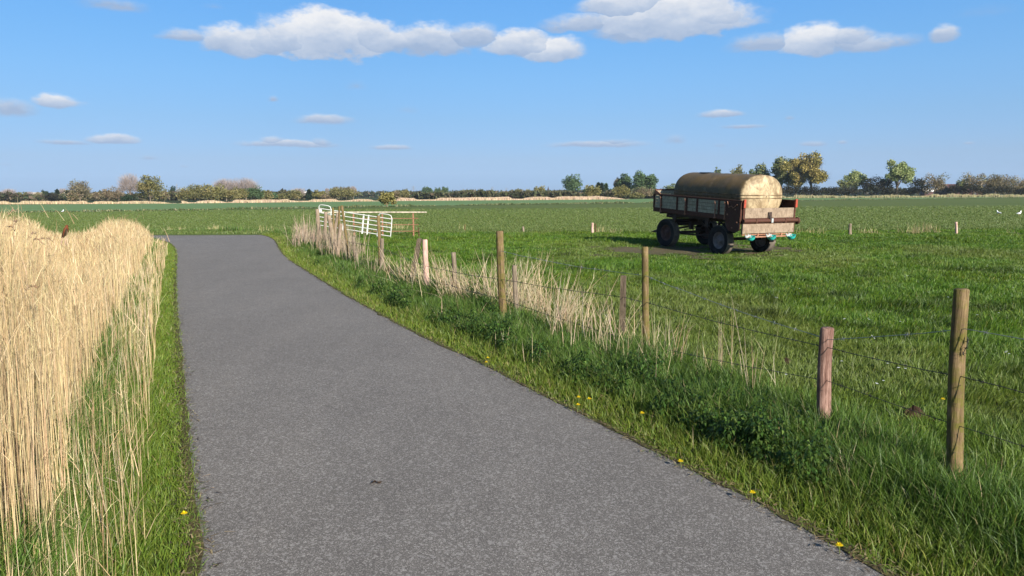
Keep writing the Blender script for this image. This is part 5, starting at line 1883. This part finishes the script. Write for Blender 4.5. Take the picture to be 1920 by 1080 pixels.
# ------------------------------------------------------------------ distant buildings, pylons, spire
def house(px, D, w, d, h, rh, yaw, label, wall=None, roof=None, cat='house'):
    p = at(px, 365, D)
    root = empty('farm_building', (p.x, D, 0), (0, 0, yaw)); tag(root, label, cat)
    b = MB(); b.box((0, 0, h / 2 - .1), (w, d, h + .2)); b.prism([(-w / 2, h), (w / 2, h), (0, h + rh * .93)], d - .1, Matrix.Identity(4)); b.build('wall', wall or M_WALL, root)
    r_ = MB()
    sl = math.hypot(w / 2 + .3, rh * (w / 2 + .3) / (w / 2)); an = math.atan2(rh, w / 2)
    for s in (-1, 1):
        r_.box((s * (w / 4 + .07), 0, h + rh / 2 + .05), (sl, d + .6, .15), (0, s * an, 0))
    r_.build('roof', roof or M_ROOF, root)
    for y in (-d / 4, d / 4):
        k = MB(); k.box((-w / 2 - .02, y, h * .55), (.06, 1.0, 1.1)); k.box((w / 2 + .02, y, h * .55), (.06, 1.0, 1.1)); wn = k.build('window', M_LID, root)
    k = MB(); k.box((0, -d / 2 - .02, 1.0), (1.0, .08, 2.0)); k.build('door', M_ROOF, root)


house(127, 330, 3.4, 5, 2.4, 1.8, 0, 'small white gabled house below the spiky conifer at left')
house(72, 360, 14, 8, 1.2, 2.6, R(90), 'long low distant house with pale roof under the reddish bush', None, M_BAR)
house(568, 380, 9, 7, 1.6, 2.0, R(90), 'tiny pale building left of the small pointed conifer', None, M_WALL)
house(1795, 300, 14, 11, 1.9, 2.9, R(90), 'long barn with dark red roof behind the clipped low hedge', M_ROOF, M_ROOF, 'barn')
house(1741, 420, 4.5, 7, 2.2, 1.6, R(90), 'pale roofed building glimpsed between the right hand trees', M_ROOF, M_WALL, 'building')


def pylon(px, top, D, label):
    t = at(px, top, D); H = t.z
    root = empty('power_pylon', (t.x, D, 0)); tag(root, label, 'pylon', 'power pylons on the skyline')
    b = MB(); w = H * .10
    for sx in (-1, 1):
        for sy in (-1, 1):
            b.tube([(sx * w, sy * w, -.5), (sx * w * .35, sy * w * .35, H * .62), (sx * .1, sy * .1, H)], H * .009, 4, False)
    for k in range(7):
        z = H * (.08 + .12 * k); f = 1 - .65 * min(1, z / (H * .62)); z2 = z + H * .12; f2 = 1 - .65 * min(1, z2 / (H * .62))
        for sy in (-1, 1):
            b.tube([(-w * f, sy * w * f, z), (w * f2, sy * w * f2, z2)], H * .005, 3, False); b.tube([(w * f, sy * w * f, z), (-w * f2, sy * w * f2, z2)], H * .005, 3, False)
    b.build('tower', M_STEEL, root)
    for z, l in ((.66, .26), (.78, .22), (.90, .16)):
        a = MB(); a.tube([(-H * l, 0, H * z), (0, 0, H * (z + .03)), (H * l, 0, H * z)], H * .009, 4, False); a.tube([(-H * l, 0, H * z), (H * l, 0, H * z)], H * .006, 4, False)
        for s in (-1, 1): a.tube([(s * H * l, 0, H * z), (s * H * l, 0, H * (z - .05))], H * .007, 4, False)
        a.build('cross_arm', M_STEEL, root)


for px, top, D, lb in [(775, 348, 1500, 'grey pylon left of the distant bushy poplar'), (923, 350, 2000, 'small pylon above the bluish round tree at centre'), (949, 352, 2100, 'faint tiny pylon above the grey brown scrub'),
                       (1055, 351, 1900, 'pylon just left of the lone dense poplar'), (897, 353, 2200, 'faintest pylon above the low yellow scrub')]:
    pylon(px, top, D, lb)
for px, top, D, lb in [(331, 344, 900, 'slender radio mast on the skyline left of the wide copse'), (570, 352, 900, 'thin mast beside the pale twiggy bare tree')]:
    t = at(px, top, D); b = MB(); H = t.z
    b.tube([(0, 0, -.5), (0, 0, H * .85), (0, 0, H)], [.6, .45, .15], 6); b.box((0, 0, H * .86), (1.8, 1.8, .8)); b.box((0, 0, H * .72), (1.4, 1.4, .6))
    o = b.build('radio_mast', M_STEEL); o.location = (t.x, D, 0); tag(o, lb, 'mast')
t = at(1028, 349, 1200); H = t.z
root = empty('church', (t.x, 1200, 0)); tag(root, 'distant dark church with thin pointed spire on the skyline', 'church')
b = MB(); b.box((0, 0, H * .25), (4.4, 4.4, H * .52)); b.build('tower', M_STEEL, root)
b = MB(); b.lathe([(2.6, H * .5), (1.2, H * .72), (.05, H)], 8, None, False); b.build('spire', M_STEEL2, root) if False else b.build('spire', M_DARK, root)
b = MB(); b.box((9, 0, H * .12), (14, 7, H * .24)); b.prism([(2, H * .24), (16, H * .24), (15.5, H * .34), (2.5, H * .34)], 6.0, Matrix.Identity(4)); b.build('nave', M_STEEL, root)

# ------------------------------------------------------------------ light and sky
SUN_AZ = R(32)      # sun stands behind the camera, this far to its right
SUN_EL = R(23)
s = Vector((math.sin(SUN_AZ) * math.cos(SUN_EL), -math.cos(SUN_AZ) * math.cos(SUN_EL), math.sin(SUN_EL)))
ld = bpy.data.lights.new('sun', 'SUN'); ld.energy = 5.0; ld.angle = R(.53); ld.color = (1.0, .93, .82)
lo = bpy.data.objects.new('sun', ld); COL.objects.link(lo)
lo.location = s * 60
lo.rotation_euler = s.to_track_quat('Z', 'Y').to_euler()

wd = bpy.data.worlds.new('World'); scn.world = wd; wd.use_nodes = True
wt = wd.node_tree; wn = wt.nodes; bg = wn['Background']
sky = wn.new('ShaderNodeTexSky'); sky.sky_type = 'NISHITA'; sky.sun_disc = False
sky.sun_elevation = SUN_EL; sky.sun_rotation = math.atan2(s.x, s.y)
sky.air_density = 1.0; sky.dust_density = .35; sky.ozone_density = 1.6
LK = wt.links.new


def wm(op, a, b=None, c=None, clamp=False):
    n = wn.new('ShaderNodeMath'); n.operation = op; n.use_clamp = clamp
    for k, v in enumerate((a, b, c)):
        if v is None: continue
        if hasattr(v, 'is_linked'): LK(v, n.inputs[k])
        else: n.inputs[k].default_value = v
    return n.outputs[0]


tc = wn.new('ShaderNodeTexCoord'); sx = wn.new('ShaderNodeSeparateXYZ'); LK(tc.outputs['Generated'], sx.inputs[0])
U0 = wm('MULTIPLY', wm('ARCTAN2', sx.outputs['X'], sx.outputs['Y']), 1000)       # azimuth, thousandths of a radian
V0 = wm('MULTIPLY', wm('ARCSINE', sx.outputs['Z']), 1000)                          # height above the horizon, same unit


def wnoise(su, sv, detail, rough, off):
    cx = wn.new('ShaderNodeCombineXYZ'); LK(wm('MULTIPLY_ADD', U0, su, off), cx.inputs[0]); LK(wm('MULTIPLY', V0, sv), cx.inputs[1])
    n = wn.new('ShaderNodeTexNoise'); n.inputs['Scale'].default_value = 1; n.inputs['Detail'].default_value = detail; n.inputs['Roughness'].default_value = rough
    LK(cx.outputs[0], n.inputs['Vector']); sp_ = wn.new('ShaderNodeSeparateColor'); LK(n.outputs['Color'], sp_.inputs[0])
    return [wm('MULTIPLY', wm('SUBTRACT', sp_.outputs[k], .5), 2) for k in range(3)]


N1 = wnoise(1 / 46, 1 / 22, 9, .57, 3.1)
N2 = wnoise(1 / 9, 1 / 6, 6, .6, 7.7)
# one cloud puff as a node group
gp = bpy.data.node_groups.new('cloud_puff', 'ShaderNodeTree')
for nm in ('U', 'V', 'NX', 'NY', 'CX', 'CY', 'RX', 'RY', 'K', 'W', 'SD', 'SW'):
    gp.interface.new_socket(nm, in_out='INPUT', socket_type='NodeSocketFloat')
for nm in ('SD', 'SW'):
    gp.interface.new_socket(nm, in_out='OUTPUT', socket_type='NodeSocketFloat')
gi = gp.nodes.new('NodeGroupInput'); go = gp.nodes.new('NodeGroupOutput')


def gm(op, a, b=None, c=None, clamp=False):
    n = gp.nodes.new('ShaderNodeMath'); n.operation = op; n.use_clamp = clamp
    for k, v in enumerate((a, b, c)):
        if v is None: continue
        if hasattr(v, 'is_linked'): gp.links.new(v, n.inputs[k])
        else: n.inputs[k].default_value = v
    return n.outputs[0]


I = {k.name: k for k in gi.outputs if k.name}
dx = gm('DIVIDE', gm('ADD', gm('SUBTRACT', I['U'], I['CX']), gm('MULTIPLY', I['NX'], gm('MULTIPLY', I['RY'], I['W']))), I['RX'])
dy = gm('DIVIDE', gm('ADD', gm('SUBTRACT', I['V'], I['CY']), gm('MULTIPLY', I['NY'], gm('MULTIPLY', I['RY'], .55))), I['RY'])
neg = gm('LESS_THAN', dy, 0)
dyy = gm('MULTIPLY', dy, gm('MULTIPLY_ADD', neg, .9, 1))
den = gm('MULTIPLY', gm('SUBTRACT', 1, gm('SQRT', gm('ADD', gm('MULTIPLY', dx, dx), gm('MULTIPLY', dyy, dyy)))), I['K'])
den = gm('MAXIMUM', den, 0)
sh = gm('MULTIPLY_ADD', dy, .62, gm('MULTIPLY_ADD', I['K'], .50, -.14), True)
gp.links.new(gm('MAXIMUM', I['SD'], den), go.inputs['SD'])
# shade of the densest puff wins
win = gm('GREATER_THAN', den, I['SD'])
gp.links.new(gm('ADD', gm('MULTIPLY', sh, win), gm('MULTIPLY', I['SW'], gm('SUBTRACT', 1, win))), go.inputs['SW'])

PUFFS = [  # px, py, half width, half height, strength (as seen in the photograph; turned into directions below)
    (612, 70, 112, 62, 1.25), (545, 72, 70, 44, 1), (690, 72, 66, 44, 1), (500, 78, 50, 34, .9), (735, 78, 60, 32, .9), (440, 78, 66, 40, 1.0), (345, 68, 50, 16, .6), (800, 78, 82, 38, .85), (885, 70, 60, 30, .75), (975, 85, 66, 36, 1.0), (1035, 96, 56, 32, 1.1),
    (1255, 34, 150, 55, 1.1), (1180, 10, 90, 40, 1), (1095, 47, 80, 24, .65), (1175, 60, 70, 32, .55), (1330, 30, 70, 34, 1),
    (1525, 76, 64, 42, 1.1), (1440, 80, 76, 24, .6), (1620, 82, 100, 24, .65), (1580, 74, 60, 28, .8), (1770, 64, 28, 24, .75),
    (106, 190, 46, 21, .95), (15, 204, 60, 26, .45), (212, 262, 52, 14, .8), (120, 267, 50, 8, .5), (540, 270, 92, 10, .7), (510, 266, 26, 13, .6), (600, 267, 26, 12, .5), (606, 224, 54, 14, .65), (735, 276, 40, 9, .6),
    (1352, 214, 42, 12, .7), (1120, 271, 95, 9, .6), (1150, 268, 50, 9, .4), (1395, 238, 44, 6, .5), (1522, 269, 28, 8, .5), (1265, 262, 26, 12, .32), (1578, 267, 12, 6, .4), (512, 186, 14, 9, .4), (215, 12, 70, 18, .35), (400, 12, 20, 9, .15),
    (667, 162, 22, 14, .2), (765, 206, 24, 10, .18), (1478, 221, 12, 6, .3), (277, 297, 22, 7, .3), (1818, 268, 12, 4, .4), (1350, 272, 14, 6, .25), (345, 312, 12, 4, .25), (10, 308, 16, 5, .2), (1850, 20, 60, 16, .12)]
sd = None; sw = None
for (px, py, hw, hh, k) in PUFFS:
    d = ray(px, py).normalized()
    a = math.atan2(d.x, d.y); e = math.asin(d.z)
    n = wn.new('ShaderNodeGroup'); n.node_tree = gp
    LK(U0, n.inputs['U']); LK(V0, n.inputs['V'])
    LK(N1[0], n.inputs['NX']); LK(N1[1], n.inputs['NY'])
    c = math.cos(a)
    vals = dict(CX=a * 1000, CY=e * 1000 - hh * .12 / 1.4, RX=hw * 1.24 / 1.4 * c * c, RY=hh * 1.06 / 1.4 * c, K=k, W=(.62 if hh > 22 else 1.7))
    for kk, v in vals.items(): n.inputs[kk].default_value = v
    if sd is None: n.inputs['SD'].default_value = 0; n.inputs['SW'].default_value = .5
    else: LK(sd, n.inputs['SD']); LK(sw, n.inputs['SW'])
    sd, sw = n.outputs['SD'], n.outputs['SW']
dens = wm('ADD', sd, wm('MULTIPLY', N2[2], wm('MULTIPLY', .24, wm('MINIMUM', 1, wm('MULTIPLY', sd, 3)))))
rp = wn.new('ShaderNodeMapRange'); rp.interpolation_type = 'SMOOTHSTEP'; rp.inputs[1].default_value = .0; rp.inputs[2].default_value = .40; LK(dens, rp.inputs[0])
alpha = wm('MULTIPLY', rp.outputs[0], .96)
shade = wm('ADD', wm('ADD', sw, wm('MULTIPLY', N1[2], .18)), wm('MULTIPLY', N2[0], .12), None, True)
cr = wn.new('ShaderNodeValToRGB'); cr.color_ramp.elements[0].position = .12; cr.color_ramp.elements[1].position = .85
CL = 4.35
cr.color_ramp.elements[0].color = (.36, .47, .66, 1); cr.color_ramp.elements[1].color = (.90, .90, .91, 1)
e_ = cr.color_ramp.elements.new(.45); e_.color = (.54, .62, .76, 1)
LK(shade, cr.inputs['Fac'])
vs_ = wn.new('ShaderNodeVectorMath'); vs_.operation = 'SCALE'; vs_.inputs['Scale'].default_value = CL; LK(cr.outputs[0], vs_.inputs[0])
# sky colour: clear spring blue in view, unseen zenith greyed to neutralise shadow fill
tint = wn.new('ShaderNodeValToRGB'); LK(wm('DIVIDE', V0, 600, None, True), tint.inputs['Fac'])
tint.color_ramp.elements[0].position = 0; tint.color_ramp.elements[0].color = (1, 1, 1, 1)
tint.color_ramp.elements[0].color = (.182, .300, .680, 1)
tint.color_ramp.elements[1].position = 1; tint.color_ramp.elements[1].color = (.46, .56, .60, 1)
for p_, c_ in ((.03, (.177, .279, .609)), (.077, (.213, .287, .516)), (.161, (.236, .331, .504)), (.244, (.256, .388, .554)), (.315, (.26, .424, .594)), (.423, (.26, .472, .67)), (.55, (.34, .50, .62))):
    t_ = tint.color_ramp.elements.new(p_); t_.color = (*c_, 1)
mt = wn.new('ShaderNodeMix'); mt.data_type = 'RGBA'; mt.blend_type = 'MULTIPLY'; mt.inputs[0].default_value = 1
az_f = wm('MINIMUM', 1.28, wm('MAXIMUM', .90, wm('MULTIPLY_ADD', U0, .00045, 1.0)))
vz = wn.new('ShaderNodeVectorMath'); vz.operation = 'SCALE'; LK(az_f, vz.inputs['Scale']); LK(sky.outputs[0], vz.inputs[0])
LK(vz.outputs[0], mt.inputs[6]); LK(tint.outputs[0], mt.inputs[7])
mc = wn.new('ShaderNodeMix'); mc.data_type = 'RGBA'
LK(alpha, mc.inputs[0]); LK(mt.outputs[2], mc.inputs[6]); LK(vs_.outputs[0], mc.inputs[7])
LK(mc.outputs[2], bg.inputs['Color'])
bg.inputs['Strength'].default_value = .12

# ------------------------------------------------------------------ air
HAZE = True
if HAZE:
    b = MB(); b.box((0, 0, 39), (5400, 5400, 80))
    hm = bpy.data.materials.new('haze'); hm.use_nodes = True; hn = hm.node_tree
    hn.nodes.remove(hn.nodes['Principled BSDF'])
    pv = hn.nodes.new('ShaderNodeVolumePrincipled'); pv.inputs['Color'].default_value = (.66, .80, 1.0, 1); pv.inputs['Density'].default_value = .00011
    hn.links.new(pv.outputs[0], hn.nodes['Material Output'].inputs['Volume'])
    tag(b.build('haze', hm), kind='stuff')

# ------------------------------------------------------------------ render settings
scn.view_settings.view_transform = 'Standard'
scn.view_settings.look = 'None'
scn.view_settings.exposure = 0.95
scn.view_settings.gamma = 1
wd.cycles.sampling_method = 'NONE'
scn.cycles.use_denoising = True
scn.cycles.max_bounces = 6
scn.cycles.diffuse_bounces = 3
scn.cycles.transmission_bounces = 3
scn.cycles.glossy_bounces = 2
scn.cycles.volume_bounces = 0
